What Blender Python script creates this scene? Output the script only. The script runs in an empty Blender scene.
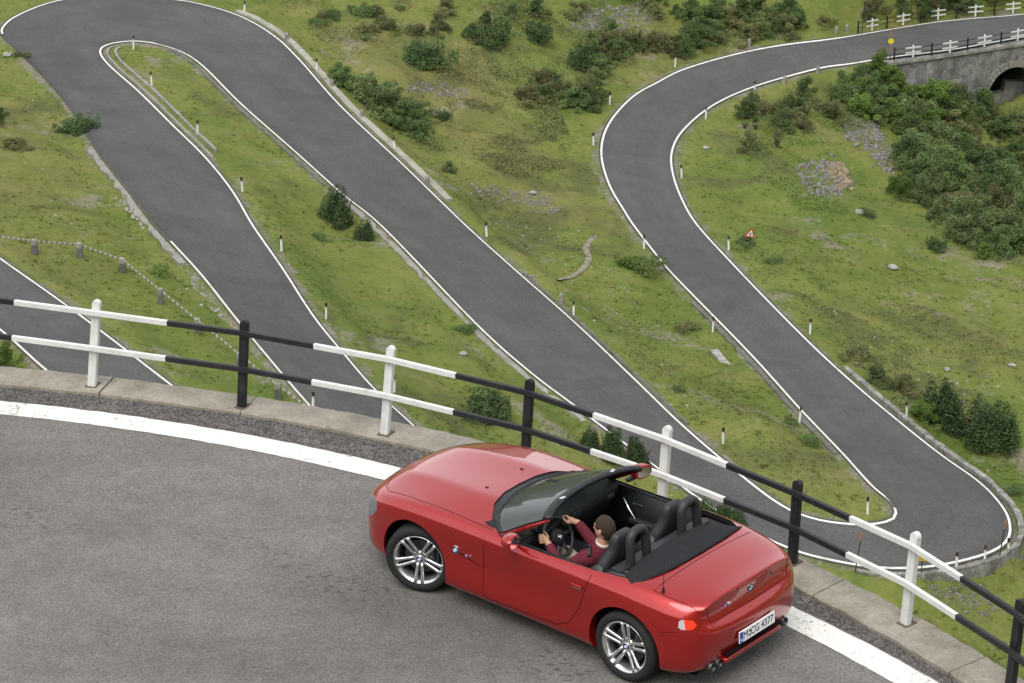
import bpy, bmesh, math, random
import numpy as np
from mathutils import Vector, Matrix
random.seed(7); RNG = np.random.default_rng(7)
R = math.radians
S = bpy.context.scene
COL = S.collection

# ------------------------------------------------------------------ camera, sky, sun, exposure
CAMH, DEP, FPX = 13.51, R(24.0), 3000.0
cam_d = bpy.data.cameras.new('camera'); cam = bpy.data.objects.new('camera', cam_d); COL.objects.link(cam)
cam.location = (0, 0, CAMH); cam.rotation_euler = (R(90) - DEP, 0, 0)
cam_d.sensor_width = 36; cam_d.lens = FPX / 1024 * 36; cam_d.clip_start = .5; cam_d.clip_end = 4000
S.camera = cam
S.view_settings.view_transform = 'Standard'; S.view_settings.look = 'None'
S.view_settings.exposure = 1.4; S.view_settings.gamma = 1.0
SUN_EL, SUN_AZ = R(58), R(200)          # azimuth clockwise from +Y
w = bpy.data.worlds.new('World'); S.world = w; w.use_nodes = True
nt = w.node_tree; nt.nodes.clear()
sky = nt.nodes.new('ShaderNodeTexSky'); sky.sky_type = 'NISHITA'; sky.sun_disc = False
sky.sun_elevation = SUN_EL; sky.sun_rotation = SUN_AZ; sky.air_density = 1.6; sky.dust_density = 4.0; sky.altitude = 1800
hs = nt.nodes.new('ShaderNodeHueSaturation'); hs.inputs['Saturation'].default_value = .18
bg = nt.nodes.new('ShaderNodeBackground'); bg.inputs['Strength'].default_value = .12
ow = nt.nodes.new('ShaderNodeOutputWorld')
nt.links.new(sky.outputs[0], hs.inputs['Color']); nt.links.new(hs.outputs[0], bg.inputs['Color']); nt.links.new(bg.outputs[0], ow.inputs[0])
sl = bpy.data.lights.new('sun', 'SUN'); sl.energy = 1.0; sl.angle = R(42); sl.color = (1, .97, .92)
so = bpy.data.objects.new('sun', sl); COL.objects.link(so)
sd = Vector((math.sin(SUN_AZ) * math.cos(SUN_EL), math.cos(SUN_AZ) * math.cos(SUN_EL), math.sin(SUN_EL)))
so.rotation_euler = sd.to_track_quat('Z', 'Y').to_euler(); so.location = sd * 60

# ------------------------------------------------------------------ helpers: objects
def tag(o, label=None, cat=None, group=None, kind=None):
    if label: o['label'] = label
    if cat: o['category'] = cat
    if group: o['group'] = group
    if kind: o['kind'] = kind
    return o
def empty(name, loc=(0, 0, 0), rz=0, rot=None):
    o = bpy.data.objects.new(name, None); COL.objects.link(o); o.location = loc
    o.rotation_euler = rot if rot else (0, 0, rz); o.empty_display_size = .2
    return o
def mobj(name, v, f, mat, parent=None, smooth=False, mats=None, mi=None):
    me = bpy.data.meshes.new(name); me.from_pydata([tuple(p) for p in v], [], [tuple(q) for q in f]); me.update()
    return link(name, me, mat, parent, smooth, mats, mi)
def link(name, me, mat, parent=None, smooth=False, mats=None, mi=None):
    for m in (mats or [mat]): me.materials.append(m)
    if mi is not None: me.polygons.foreach_set('material_index', np.asarray(mi, dtype=np.int32))
    if smooth: me.polygons.foreach_set('use_smooth', [True] * len(me.polygons))
    o = bpy.data.objects.new(name, me); COL.objects.link(o)
    if parent: o.parent = parent
    return o
def bobj(name, bm, mat, parent=None, smooth=False, recalc=True):
    if recalc: bmesh.ops.recalc_face_normals(bm, faces=bm.faces)
    me = bpy.data.meshes.new(name); bm.to_mesh(me); bm.free()
    return link(name, me, mat, parent, smooth)
def copy_tree(o, parent=None):
    c = o.copy(); COL.objects.link(c)
    if parent: c.parent = parent
    for ch in o.children: copy_tree(ch, c)
    return c
def add_box(bm, c, s, rot=None, bev=0):
    m = Matrix.Translation(c) @ (rot.to_4x4() if rot else Matrix.Identity(4)) @ Matrix.Diagonal((s[0], s[1], s[2], 1))
    r = bmesh.ops.create_cube(bm, size=1, matrix=m)
    if bev: bmesh.ops.bevel(bm, geom=list({e for v in r['verts'] for e in v.link_edges}), offset=bev, segments=2, affect='EDGES', profile=.7)
def add_bar(bm, a, b, w, h, bev=0):
    a, b = Vector(a), Vector(b); d = b - a
    q = d.to_track_quat('X', 'Z').to_matrix()
    add_box(bm, (a + b) / 2, (d.length, w, h), q, bev)
def add_tube(bm, pts, r, n=8, cap=True):
    pts = [Vector(p) for p in pts]; rs = r if hasattr(r, '__len__') else [r] * len(pts)
    rings = []; prev = None
    for i, p in enumerate(pts):
        t = (pts[min(i + 1, len(pts) - 1)] - pts[max(i - 1, 0)]).normalized()
        a = prev if prev is not None else (Vector((0, 0, 1)) if abs(t.z) < .9 else Vector((1, 0, 0)))
        u = (a - t * a.dot(t)).normalized(); prev = u; q = t.cross(u)
        rings.append([bm.verts.new(p + (u * math.cos(2 * math.pi * k / n) + q * math.sin(2 * math.pi * k / n)) * rs[i]) for k in range(n)])
    for A, B in zip(rings, rings[1:]):
        for k in range(n): bm.faces.new((A[k], A[(k + 1) % n], B[(k + 1) % n], B[k]))
    if cap: bm.faces.new(rings[0][::-1]); bm.faces.new(rings[-1])
def add_lathe(bm, prof, M=Matrix.Identity(4), n=32):
    # profile of (radius, height) around local Z
    rings = []
    for r_, z in prof:
        rings.append([bm.verts.new(M @ Vector((r_ * math.cos(2 * math.pi * k / n), r_ * math.sin(2 * math.pi * k / n), z))) for k in range(n)] if r_ > 1e-6 else [bm.verts.new(M @ Vector((0, 0, z)))])
    for A, B in zip(rings, rings[1:]):
        for k in range(n):
            k2 = (k + 1) % n
            if len(A) == 1 and len(B) == 1: continue
            if len(A) == 1: bm.faces.new((A[0], B[k2], B[k]))
            elif len(B) == 1: bm.faces.new((A[k], A[k2], B[0]))
            else: bm.faces.new((A[k], A[k2], B[k2], B[k]))
def add_prism(bm, poly, d, M=Matrix.Identity(4)):
    # polygon in local XY, extruded along local Z by d
    a = [bm.verts.new(M @ Vector((x, y, 0))) for x, y in poly]; b = [bm.verts.new(M @ Vector((x, y, d))) for x, y in poly]
    bm.faces.new(a[::-1]); bm.faces.new(b)
    for i in range(len(poly)): j = (i + 1) % len(poly); bm.faces.new((a[i], a[j], b[j], b[i]))
def catmull(P, n=6, closed=False):
    P = [np.asarray(p, float) for p in P]; out = []
    for i in range(len(P) - 1):
        p0 = P[i - 1] if i else 2 * P[0] - P[1]; p1, p2 = P[i], P[i + 1]; p3 = P[i + 2] if i + 2 < len(P) else 2 * P[-1] - P[-2]
        for k in range(n):
            t = k / n; out.append(.5 * (2 * p1 + (p2 - p0) * t + (2 * p0 - 5 * p1 + 4 * p2 - p3) * t * t + (3 * p1 - p0 - 3 * p2 + p3) * t ** 3))
    out.append(P[-1]); return np.array(out)
def resample(P, step):
    P = np.asarray(P, float); s = np.r_[0, np.cumsum(np.linalg.norm(np.diff(P[:, :2], axis=0), axis=1))]
    n = max(2, int(round(s[-1] / step)) + 1); t = np.linspace(0, s[-1], n)
    return np.stack([np.interp(t, s, P[:, k]) for k in range(P.shape[1])], 1)

# ------------------------------------------------------------------ helpers: materials
class NB:
    def __init__(s, name):
        s.m = bpy.data.materials.new(name); s.m.use_nodes = True; s.t = s.m.node_tree; s.n = s.t.nodes; s.b = s.n['Principled BSDF']
        s.pos = None
    def node(s, t, **k):
        x = s.n.new(t)
        for a, v in k.items(): setattr(x, a, v)
        return x
    def lk(s, a, b): s.t.links.new(a, b)
    def P(s, obj=False):
        if s.pos is None:
            s.pos = s.node('ShaderNodeTexCoord').outputs['Object'] if obj else s.node('ShaderNodeNewGeometry').outputs['Position']
        return s.pos
    def noise(s, scale, detail=4, rough=.6, vec=None, dist=0):
        x = s.node('ShaderNodeTexNoise'); x.inputs['Scale'].default_value = scale; x.inputs['Detail'].default_value = detail
        x.inputs['Roughness'].default_value = rough; x.inputs['Distortion'].default_value = dist
        s.lk(vec if vec is not None else s.P(), x.inputs['Vector']); return x.outputs['Fac']
    def ramp(s, fac, stops):
        x = s.node('ShaderNodeValToRGB'); e = x.color_ramp.elements
        while len(e) < len(stops): e.new(.5)
        for q, (p, c) in zip(e, stops):
            q.position = p; q.color = (*c, 1) if hasattr(c, '__len__') else (c, c, c, 1)
        s.lk(fac, x.inputs[0]); return x.outputs[0]
    def mix(s, fac, a, b, mode='MIX'):
        x = s.node('ShaderNodeMix', data_type='RGBA', blend_type=mode)
        for v, i in ((fac, 0), (a, 6), (b, 7)):
            if hasattr(v, 'is_output'): s.lk(v, x.inputs[i])
            elif i: x.inputs[i].default_value = (*v, 1) if hasattr(v, '__len__') else (v, v, v, 1)
            else: x.inputs[i].default_value = v
        return x.outputs[2]
    def mapv(s, scale=(1, 1, 1), rot=(0, 0, 0)):
        x = s.node('ShaderNodeMapping'); x.inputs['Scale'].default_value = scale; x.inputs['Rotation'].default_value = rot
        s.lk(s.P(), x.inputs['Vector']); return x.outputs[0]
    def math(s, op, a, b=0):
        x = s.node('ShaderNodeMath', operation=op)
        for v, i in ((a, 0), (b, 1)):
            if hasattr(v, 'is_output'): s.lk(v, x.inputs[i])
            else: x.inputs[i].default_value = v
        return x.outputs[0]
    def bump(s, h, strength=.4, dist=.05):
        x = s.node('ShaderNodeBump'); x.inputs['Strength'].default_value = strength; x.inputs['Distance'].default_value = dist
        s.lk(h, x.inputs['Height']); s.lk(x.outputs[0], s.b.inputs['Normal'])
    def set(s, col=None, rough=.8, spec=.3, metal=0):
        if col is not None:
            if hasattr(col, 'is_output'): s.lk(col, s.b.inputs['Base Color'])
            else: s.b.inputs['Base Color'].default_value = (*col, 1)
        s.b.inputs['Roughness'].default_value = rough; s.b.inputs['Metallic'].default_value = metal
        s.b.inputs['Specular IOR Level'].default_value = spec
        return s.m
def plain(name, col, rough=.6, spec=.4, metal=0, var=.0, scale=6):
    k = NB(name)
    if var:
        c = k.mix(k.noise(scale, 4), tuple(x * (1 - var) for x in col), tuple(min(1, x * (1 + var)) for x in col)); return k.set(c, rough, spec, metal)
    return k.set(col, rough, spec, metal)

def grass_mat(name, lift=1.0, bump=True):
    k = NB(name)
    big = k.noise(.04, 5, .6, dist=.4); mid = k.noise(.22, 6, .68, dist=.7); fine = k.noise(2.6, 6, .78); vfine = k.noise(14, 3, .7)
    c = k.ramp(mid, [(.30, (.050, .073, .018)), (.42, (.084, .108, .025)), (.53, (.128, .142, .038)), (.62, (.166, .156, .054)), (.73, (.182, .148, .068))])
    g = k.ramp(big, [(.34, (.072, .112, .022)), (.48, (.110, .137, .030)), (.58, (.140, .143, .042)), (.68, (.142, .121, .051))])
    c = k.mix(.55, c, g)
    c = k.mix(.62, c, k.ramp(fine, [(.25, .55), (.5, 1.0), (.75, 1.42)]), 'MULTIPLY')
    c = k.mix(.45, c, k.ramp(vfine, [(.3, .72), (.5, 1.0), (.72, 1.32)]), 'MULTIPLY')
    # bare earth and grit where the turf is worn, dark heath in patches, pale flecks of stone
    ear = k.ramp(k.math('ADD', k.noise(.13, 7, .74, dist=.3), k.math('MULTIPLY', fine, .10)), [(.625, 0), (.69, 1)])
    c = k.mix(k.math('MULTIPLY', ear, .7), c, k.ramp(fine, [(.3, (.12, .10, .072)), (.7, (.26, .235, .195))]))
    hth = k.ramp(k.math('ADD', k.noise(.10, 6, .7, vec=k.mapv((1, 1, 1), (0, 0, 1.1)), dist=.5), k.math('MULTIPLY', fine, .16)), [(.635, 0), (.71, 1)])
    c = k.mix(k.math('MULTIPLY', hth, .7), c, k.ramp(fine, [(.3, (.035, .048, .020)), (.7, (.105, .100, .042))]))
    pale = k.ramp(k.noise(2.1, 4, .8), [(.665, 0), (.71, 1)])
    c = k.mix(k.math('MULTIPLY', pale, .45), c, (.30, .28, .23))
    if bump: k.bump(k.math('ADD', fine, k.math('MULTIPLY', mid, 1.5)), .5, .2)
    return k.set(c, .95, .1)
M = {}
M['grass'] = grass_mat('turf')
def asphalt(name, base, grain, cr=False):
    k = NB(name)
    g = k.noise(grain, 4, .8); p = k.noise(.35, 5, .6, dist=.5); s_ = k.noise(4 if cr else .09, 3, .5)
    lo = tuple(b * .68 for b in base); hi = tuple(b * 1.34 for b in base)
    c = k.mix(k.ramp(g, [(.35, 0), (.65, 1)]), lo, hi)
    c = k.mix(.8, c, k.ramp(p, [(.3, .82), (.7, 1.14)]), 'MULTIPLY')
    c = k.mix(.5, c, k.ramp(s_, [(.35, .85), (.65, 1.12)]), 'MULTIPLY')
    if not cr:
        # worn wheel paths, dirty edges, a faint middle seam
        at = k.node('ShaderNodeAttribute', attribute_name='across').outputs['Fac']; a2 = k.math('ADD', at, k.math('MULTIPLY', k.math('SUBTRACT', k.noise(.25, 3), .5), .12))
        c = k.mix(1, c, k.ramp(a2, [(.0, .72), (.06, .92), (.2, 1.06), (.33, .97), (.47, 1.0), (.495, .90), (.52, 1.0), (.66, .97), (.8, 1.07), (.94, .92), (1, .72)]), 'MULTIPLY')
        pt = k.ramp(k.noise(.16, 2, .4, dist=1.), [(.60, 1.0), (.62, .90)]); c = k.mix(.8, c, pt, 'MULTIPLY')
    if cr:
        # coarse stone grain, pale and dark chips, dark pock-marks drawn out along the road
        v = k.node('ShaderNodeTexVoronoi'); v.inputs['Scale'].default_value = 62; k.lk(k.P(), v.inputs['Vector'])
        chips = k.mix(.22, k.ramp(v.outputs['Color'], [(.0, .35), (.5, .95), (1, 1.9)]), v.outputs['Color'], 'OVERLAY')
        c = k.mix(.45, c, chips, 'MULTIPLY')
        # dark pock-marks strung along the wheel paths of the bend
        sub = k.node('ShaderNodeVectorMath', operation='SUBTRACT'); k.lk(k.P(), sub.inputs[0]); sub.inputs[1].default_value = (-8.585, 13.698, 0)
        ln = k.node('ShaderNodeVectorMath', operation='LENGTH'); k.lk(sub.outputs[0], ln.inputs[0]); rr = k.math('ADD', ln.outputs['Value'], k.math('MULTIPLY', k.math('SUBTRACT', k.noise(.8, 2), .5), .5))
        band = k.ramp(k.math('MULTIPLY', k.math('SUBTRACT', rr, 9.0), .2), [(.0, .0), (.43, .0), (.48, .6), (.53, .0), (.73, .0), (.80, 1), (.85, 1), (.91, 0)])
        spots = k.ramp(k.noise(13, 2, .45, vec=k.mapv((1, 1.9, 1), (0, 0, R(-14)))), [(.575, 0), (.62, 1)])
        clus = k.ramp(k.noise(.75, 2, .5), [(.47, 0), (.60, 1)])
        c = k.mix(k.math('MULTIPLY', k.math('MULTIPLY', spots, band), k.math('MULTIPLY', clus, .7)), c, tuple(b * .25 for b in base))
        c = k.mix(k.math('MULTIPLY', band, .16), c, tuple(b * .55 for b in base))
        wear = k.ramp(k.noise(.5, 3, .55, vec=k.mapv((.25, 1.6, 1), (0, 0, R(16)))), [(.38, .87), (.62, 1.12)])
        c = k.mix(1, c, wear, 'MULTIPLY')
        k.bump(v.outputs['Distance'], .45, .012)
    return k.set(c, .9, .25)
M['asphalt_far'] = asphalt('dark_asphalt', (.070, .068, .066), 9)
M['asphalt_near'] = asphalt('grey_asphalt', (.131, .124, .112), 60, True)
def grit():
    k = NB('gritty_edge'); v = k.node('ShaderNodeTexVoronoi'); v.inputs['Scale'].default_value = 55; k.lk(k.P(), v.inputs['Vector'])
    c = k.ramp(v.outputs['Color'], [(0, (.03, .027, .025)), (.45, (.085, .078, .075)), (1, (.21, .185, .17))])
    c = k.mix(.7, c, k.ramp(k.noise(2.2, 4), [(.3, .65), (.7, 1.25)]), 'MULTIPLY')
    k.bump(v.outputs['Distance'], .8, .02); return k.set(c, .95, .2)
M['grit'] = grit()
def line_paint(name, wear):
    k = NB(name); n = k.noise(16, 5, .75); n2 = k.noise(1.6, 4, .6)
    c = k.mix(k.ramp(n, [(.25, 0), (.5, 1)]), (.44, .42, .37), (.63, .62, .58))
    c = k.mix(k.math('MULTIPLY', k.ramp(k.math('ADD', n, k.math('MULTIPLY', n2, .6)), [(.85, 0), (.97, 1)]), wear), c, (.20, .18, .15))
    return k.set(c, .8, .3)
M['line'] = line_paint('road_paint', .8); M['line_far'] = line_paint('far_road_paint', .75)
def concrete(name, a, b, sc=3):
    k = NB(name); n = k.noise(sc, 7, .7); f = k.noise(sc * 12, 4, .7)
    c = k.mix(k.ramp(n, [(.3, 0), (.7, 1)]), a, b); c = k.mix(.7, c, k.ramp(f, [(.3, .7), (.7, 1.25)]), 'MULTIPLY')
    k.bump(f, .5, .02); return k.set(c, .92, .2)
M['kerb'] = concrete('weathered_concrete', (.160, .142, .112), (.305, .280, .230), 2.2)
M['kerb_far'] = concrete('grey_concrete', (.15, .142, .125), (.27, .255, .23), .9); M['kerb_pale'] = concrete('pale_concrete', (.19, .18, .145), (.32, .305, .255), .9)
M['gutter'] = concrete('dark_gutter', (.07, .066, .06), (.15, .145, .13), 1.2)

# ------------------------------------------------------------------ pixel rays and the lie of the land
FWD = np.array([0, math.cos(DEP), -math.sin(DEP)]); RGT = np.array([1., 0, 0]); UPV = np.array([0, math.sin(DEP), math.cos(DEP)])
CAMP = np.array([0, 0, CAMH])
def ray(px, py): return FWD + RGT * (px - 512) / FPX - UPV * (py - 341.5) / FPX
def flat(px, py, z=0.):
    d = ray(px, py); return CAMP + d * (z - CAMH) / d[2]
# surveyed heights: (pixel, pixel, height against the near road)
CTRL = [(1024,27,-65.5),(850,52,-65.2),(700,88,-64.8),(640,150,-64.4),(650,230,-64),(750,310,-63.4),(850,410,-62.7),(930,480,-62.2),(990,520,-61.9),(900,548,-61.6),
 (800,535,-61.2),(700,470,-60.6),(600,385,-60),(480,275,-59),(380,180,-58.3),(310,110,-57.6),(230,45,-57),(120,15,-56.4),(50,40,-56.1),(100,100,-55.8),(170,180,-55),
 (250,290,-54),(330,385,-53.2),(0,295,-50.5),(100,350,-51.2),(20,180,-53),(0,100,-54.6),(-60,20,-55),(130,-40,-56),(340,70,-59),(420,150,-60.3),(520,220,-62),
 (620,330,-62.2),(590,220,-63.6),(400,60,-59.6),(500,60,-61),(600,60,-63.4),(350,0,-58.5),(500,0,-60),(650,0,-62),(760,18,-63.2),(880,2,-62.6),(1020,-20,-61),(1100,-25,-60),
 (200,140,-56),(300,250,-56),(420,370,-57.4),(500,410,-58.3),(780,200,-65.6),(900,250,-67.3),(1000,300,-67.6),(900,330,-64.8),(1000,420,-64.4),(830,150,-67.2),
 (950,130,-71),(1015,125,-73.5),(1020,200,-71),(1100,160,-73),(1080,300,-68),(1080,450,-65),(1060,600,-64.6),(940,620,-64.2),(800,640,-63.6),(600,560,-61),(300,520,-54),(0,450,-50),
 (-120,300,-49),(-120,120,-53),(-250,200,-50),(1250,100,-68),(1250,400,-66),(1100,31,-65.7),(1200,40,-66)]
CP = np.array([flat(*c) for c in CTRL])
def _phi(d2): return .5 * d2 * np.log(d2 + 1e-9)
def _rbf(P, lam):
    X = P[:, :2] / 50; n = len(X); d2 = ((X[:, None] - X[None]) ** 2).sum(-1)
    A = np.zeros((n + 3, n + 3)); A[:n, :n] = _phi(d2) + lam * np.eye(n); A[:n, n] = 1; A[:n, n + 1:] = X; A[n:, :n] = A[:n, n:].T
    return X, np.linalg.solve(A, np.r_[P[:, 2], 0, 0, 0])
RX, RW = _rbf(CP, .004)
def base(x, y):
    x, y = np.asarray(x, float), np.asarray(y, float); q = np.stack([x.ravel(), y.ravel()], 1)
    q[:, 0] = np.clip(q[:, 0], -75, 75); q[:, 1] = np.clip(q[:, 1], 118, 305); q = q / 50
    out = np.zeros(len(q))
    for s in range(0, len(q), 20000):
        t = q[s:s + 20000]; d2 = ((t[:, None] - RX[None]) ** 2).sum(-1); out[s:s + 20000] = _phi(d2) @ RW[:-3] + RW[-3] + t @ RW[-2:]
    return out.reshape(x.shape)
def onbase(px, py):
    z = -60.
    for _ in range(25):
        p = flat(px, py, z); z = .5 * z + .5 * float(base(p[0], p[1]))
    p = flat(px, py, z); return np.array([p[0], p[1], float(base(p[0], p[1]))])
_perm = RNG.random((64, 64))
def vnoise(x, y, f):
    x, y = x * f, y * f; i, j = np.floor(x).astype(int), np.floor(y).astype(int); u, v = x - i, y - j
    u, v = u * u * (3 - 2 * u), v * v * (3 - 2 * v); g = lambda a, b: _perm[a % 64, b % 64]
    return (g(i, j) * (1 - u) + g(i + 1, j) * u) * (1 - v) + (g(i, j + 1) * (1 - u) + g(i + 1, j + 1) * u) * v - .5
def sstep(a, b, x): t = np.clip((x - a) / (b - a), 0, 1); return t * t * (3 - 2 * t)

# ------------------------------------------------------------------ the pass road below: both edge lines
E1 = [(1100,3),(1024,15),(940,22.6),(850,36.9),(784,45),(734,55),(684,69.7),(656,83.5),(632.6,97),(612.5,118),(602.5,138),(601,160),(609,187),(622.6,210.4),(634,228),(662.6,264.7),(684,288),
 (750.7,356.5),(799,410),(842.5,455.5),(870.7,486.7),(889,501.7),(894.7,511.7),(890.7,520),(870.7,524.4),(844,524),(810.7,518.4),(777.4,503.4),(727.4,465),(679,423.3),(635.6,381.5),
 (575.6,324.8),(519,274.8),(467,228),(402,165),(342,108.5),(300.6,61.8),(274,36.7),(240.5,17.4),(200,5),(167,0),(115,-4),(67,0),(40,6.7),(16.7,16.7),(5,25),(1.7,35),(20,53.4),(43.4,76.8),
 (71.8,110),(96.9,150),(133.6,197),(157,228),(200,275),(237,321.5),(287,381.6),(330,432),(385,505),(440,585)]
E2 = [(1100,27),(1024,38.2),(952,51),(892.5,58.6),(850,66),(817.5,71),(757.4,87.5),(714,106.8),(684,131.8),(672.6,153.6),(674,177),(684,203.7),(699,228),(734,266.4),(770.8,304.8),(817.5,351.5),
 (857.5,388),(897.5,421.6),(940,455.5),(981,485),(1004,510),(1011,528.4),(1007.6,543.4),(991,555),(957.6,565),(917.5,571),(870.8,570),(817.4,560),(784,549),(745,530),(700,502),(640,457),(596,424),(572.5,406),
 (529,373),(475.6,325),(384,229.7),(342,195),(294,152),(240.5,105),(200,65),(173.7,50),(143.6,43.4),(123.6,43.4),(107,46.8),(101,53.4),(110,66.8),(140,93.5),(173.7,127),(207,160),(234,194),
 (254,228),(284,271.4),(314,318),(342,353),(375.4,391.7),(414,428),(450,462),(505,520),(565,590)]
B1 = [(-240,85),(-130,165),(-60,215),(0,259.7),(50,295),(100,331.5),(167,383),(230,430),(290,476),(360,530),(430,590)]
B2 = [(-240,165),(-130,240),(-60,288),(0,331.5),(43.4,370),(110,425),(170,475),(240,535),(310,600)]
def onroad(px, py):
    p = onbase(px, py); k = float(sstep(810, 900, px)) if py < 120 else 0.     # the bridge deck is level
    return p * (1 - k) + flat(px, py, -65.3) * k
def trace(E, n=5): return resample(np.array([onroad(*p) for p in catmull(E, n)]), .6)
T1, T2, TB1, TB2 = trace(E1), trace(E2), trace(B1), trace(B2)
def perp(P):
    t = np.gradient(P[:, :2], axis=0); t /= np.linalg.norm(t, axis=1)[:, None] + 1e-9; return np.stack([-t[:, 1], t[:, 0]], 1)
def offs(P, d, dz=0.):
    Q = P.copy(); Q[:, :2] += perp(P) * d; Q[:, 2] += dz; return Q
def ribbon(name, A, B, mat, **k):
    # greedy strip between two polylines of any length
    i = j = 0; f = []; na = len(A)
    while i < len(A) - 1 or j < len(B) - 1:
        da = np.linalg.norm(A[i + 1] - B[j]) if i < len(A) - 1 else 1e9; db = np.linalg.norm(A[i] - B[j + 1]) if j < len(B) - 1 else 1e9
        if da <= db: f.append((i, i + 1, na + j)); i += 1
        else: f.append((i, na + j + 1, na + j)); j += 1
    v = np.r_[A, B]; a, b, c = v[f[0][0]], v[f[0][1]], v[f[0][2]]
    if np.cross(b - a, c - a)[2] < 0: f = [q[::-1] for q in f]
    o = mobj(name, v, f, mat, **k); at = o.data.attributes.new('across', 'FLOAT', 'POINT'); at.data.foreach_set('value', np.r_[np.zeros(na), np.ones(len(B))].astype(np.float32))
    return o
# travelling from the bridge, T1 is the right-hand edge (outward = -perp), T2 the left-hand edge (outward = +perp)
def sgn(A, B):  # sign of perp(A) that points away from B
    n = perp(A); m = len(A) // 2; j = np.argmin(np.linalg.norm(B[:, :2] - A[m, :2], axis=1)); return -1. if n[m] @ (B[j, :2] - A[m, :2]) > 0 else 1.
s1, s2 = sgn(T1, T2), sgn(T2, T1); sb1, sb2 = sgn(TB1, TB2), sgn(TB2, TB1)
LIFT = .10
road = ribbon('road', offs(T1, s1 * .14, LIFT), offs(T2, s2 * .14, LIFT), M['asphalt_far']); tag(road, kind='structure')
roadb = ribbon('road', offs(TB1, sb1 * .14, LIFT), offs(TB2, sb2 * .14, LIFT), M['asphalt_far']); tag(roadb, kind='structure')
iL = int(np.argmin(np.linalg.norm(T1 - onbase(1.7, 35), axis=1))); iR = int(np.argmin(np.linalg.norm(T1 - onbase(168, 241), axis=1)))
LW = .13
def onstrip(A, s, B, sb, d):
    # points d metres inside edge A, lying on the plane of the road strip
    Ao, Bo = offs(A, s * .14, LIFT), offs(B, sb * .14, LIFT); Q = offs(A, -s * d, 0)
    for k in range(len(A)):
        dd = np.linalg.norm(Bo[:, :2] - Ao[k, :2], axis=1); j = int(dd.argmin()); Q[k, 2] = Ao[k, 2] + (Bo[j, 2] - Ao[k, 2]) * (d + .14) / dd[j] + .014
    return Q
for A, s, B, sb in ((T1[:iL + 1], s1, T2, s2), (T1[iR:], s1, T2, s2), (T2, s2, T1, s1), (TB1, sb1, TB2, sb2), (TB2, sb2, TB1, sb1)):
    tag(ribbon('road_marking', onstrip(A, s, B, sb, -.01), onstrip(A, s, B, sb, LW), M['line_far']), kind='structure')
ALLC = np.r_[T1, T2, TB1, TB2]
POLY = [np.r_[T1, T2[::-1]][:, :2], np.r_[TB1, TB2[::-1]][:, :2]]
def inpoly(x, y, P):
    c = np.zeros(x.shape, bool); n = len(P)
    for i in range(n):
        x1, y1 = P[i]; x2, y2 = P[(i + 1) % n]
        if y1 == y2: continue
        m = ((y1 > y) != (y2 > y)); c ^= m & (x < (x2 - x1) * (y - y1) / (y2 - y1) + x1)
    return c
def edge_near(x, y):
    q = np.stack([x.ravel(), y.ravel()], 1); d = np.empty(len(q)); k = np.empty(len(q), int)
    for s in range(0, len(q), 8000):
        d2 = ((q[s:s + 8000, None] - ALLC[None, :, :2]) ** 2).sum(-1); k[s:s + 8000] = d2.argmin(1); d[s:s + 8000] = np.sqrt(d2.min(1))
    return d.reshape(x.shape), k.reshape(x.shape)
def edge_dist(x, y):
    q = np.stack([x.ravel(), y.ravel()], 1); out = np.empty(len(q))
    for s in range(0, len(q), 8000):
        out[s:s + 8000] = np.sqrt(((q[s:s + 8000, None] - ALLC[None, :, :2]) ** 2).sum(-1).min(1))
    return out.reshape(x.shape)
# the drop outside the walled right-hand bend
kA = int(np.argmin(np.linalg.norm(T2 - onbase(860, 391), axis=1))); kB = int(np.argmin(np.linalg.norm(T2 - onbase(872, 570), axis=1)))
WA = T2[kA:kB + 1]
def drop(x, y):
    q = np.stack([x.ravel(), y.ravel()], 1); n = perp(WA) * s2; out = np.zeros(len(q))
    sel = (q[:, 0] > 5) & (q[:, 0] < 60) & (q[:, 1] > 120) & (q[:, 1] < 200); t = q[sel]
    if len(t):
        d = np.sqrt(((t[:, None] - WA[None, :, :2]) ** 2).sum(-1)); j = d.argmin(1); sd_ = ((t - WA[j, :2]) * n[j]).sum(1)
        along = sstep(0, 14, j.astype(float)) * sstep(0, 13, (len(WA) - 1 - j).astype(float))
        out[sel] = 1.5 * sstep(.5, 1.0, sd_) * (1 - sstep(5, 16, sd_)) * along
    return out.reshape(x.shape)
NC, NR = np.array([-8.58464861, 13.69803392]), 15.416   # the near bend: centre and radius of its edge line
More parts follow.
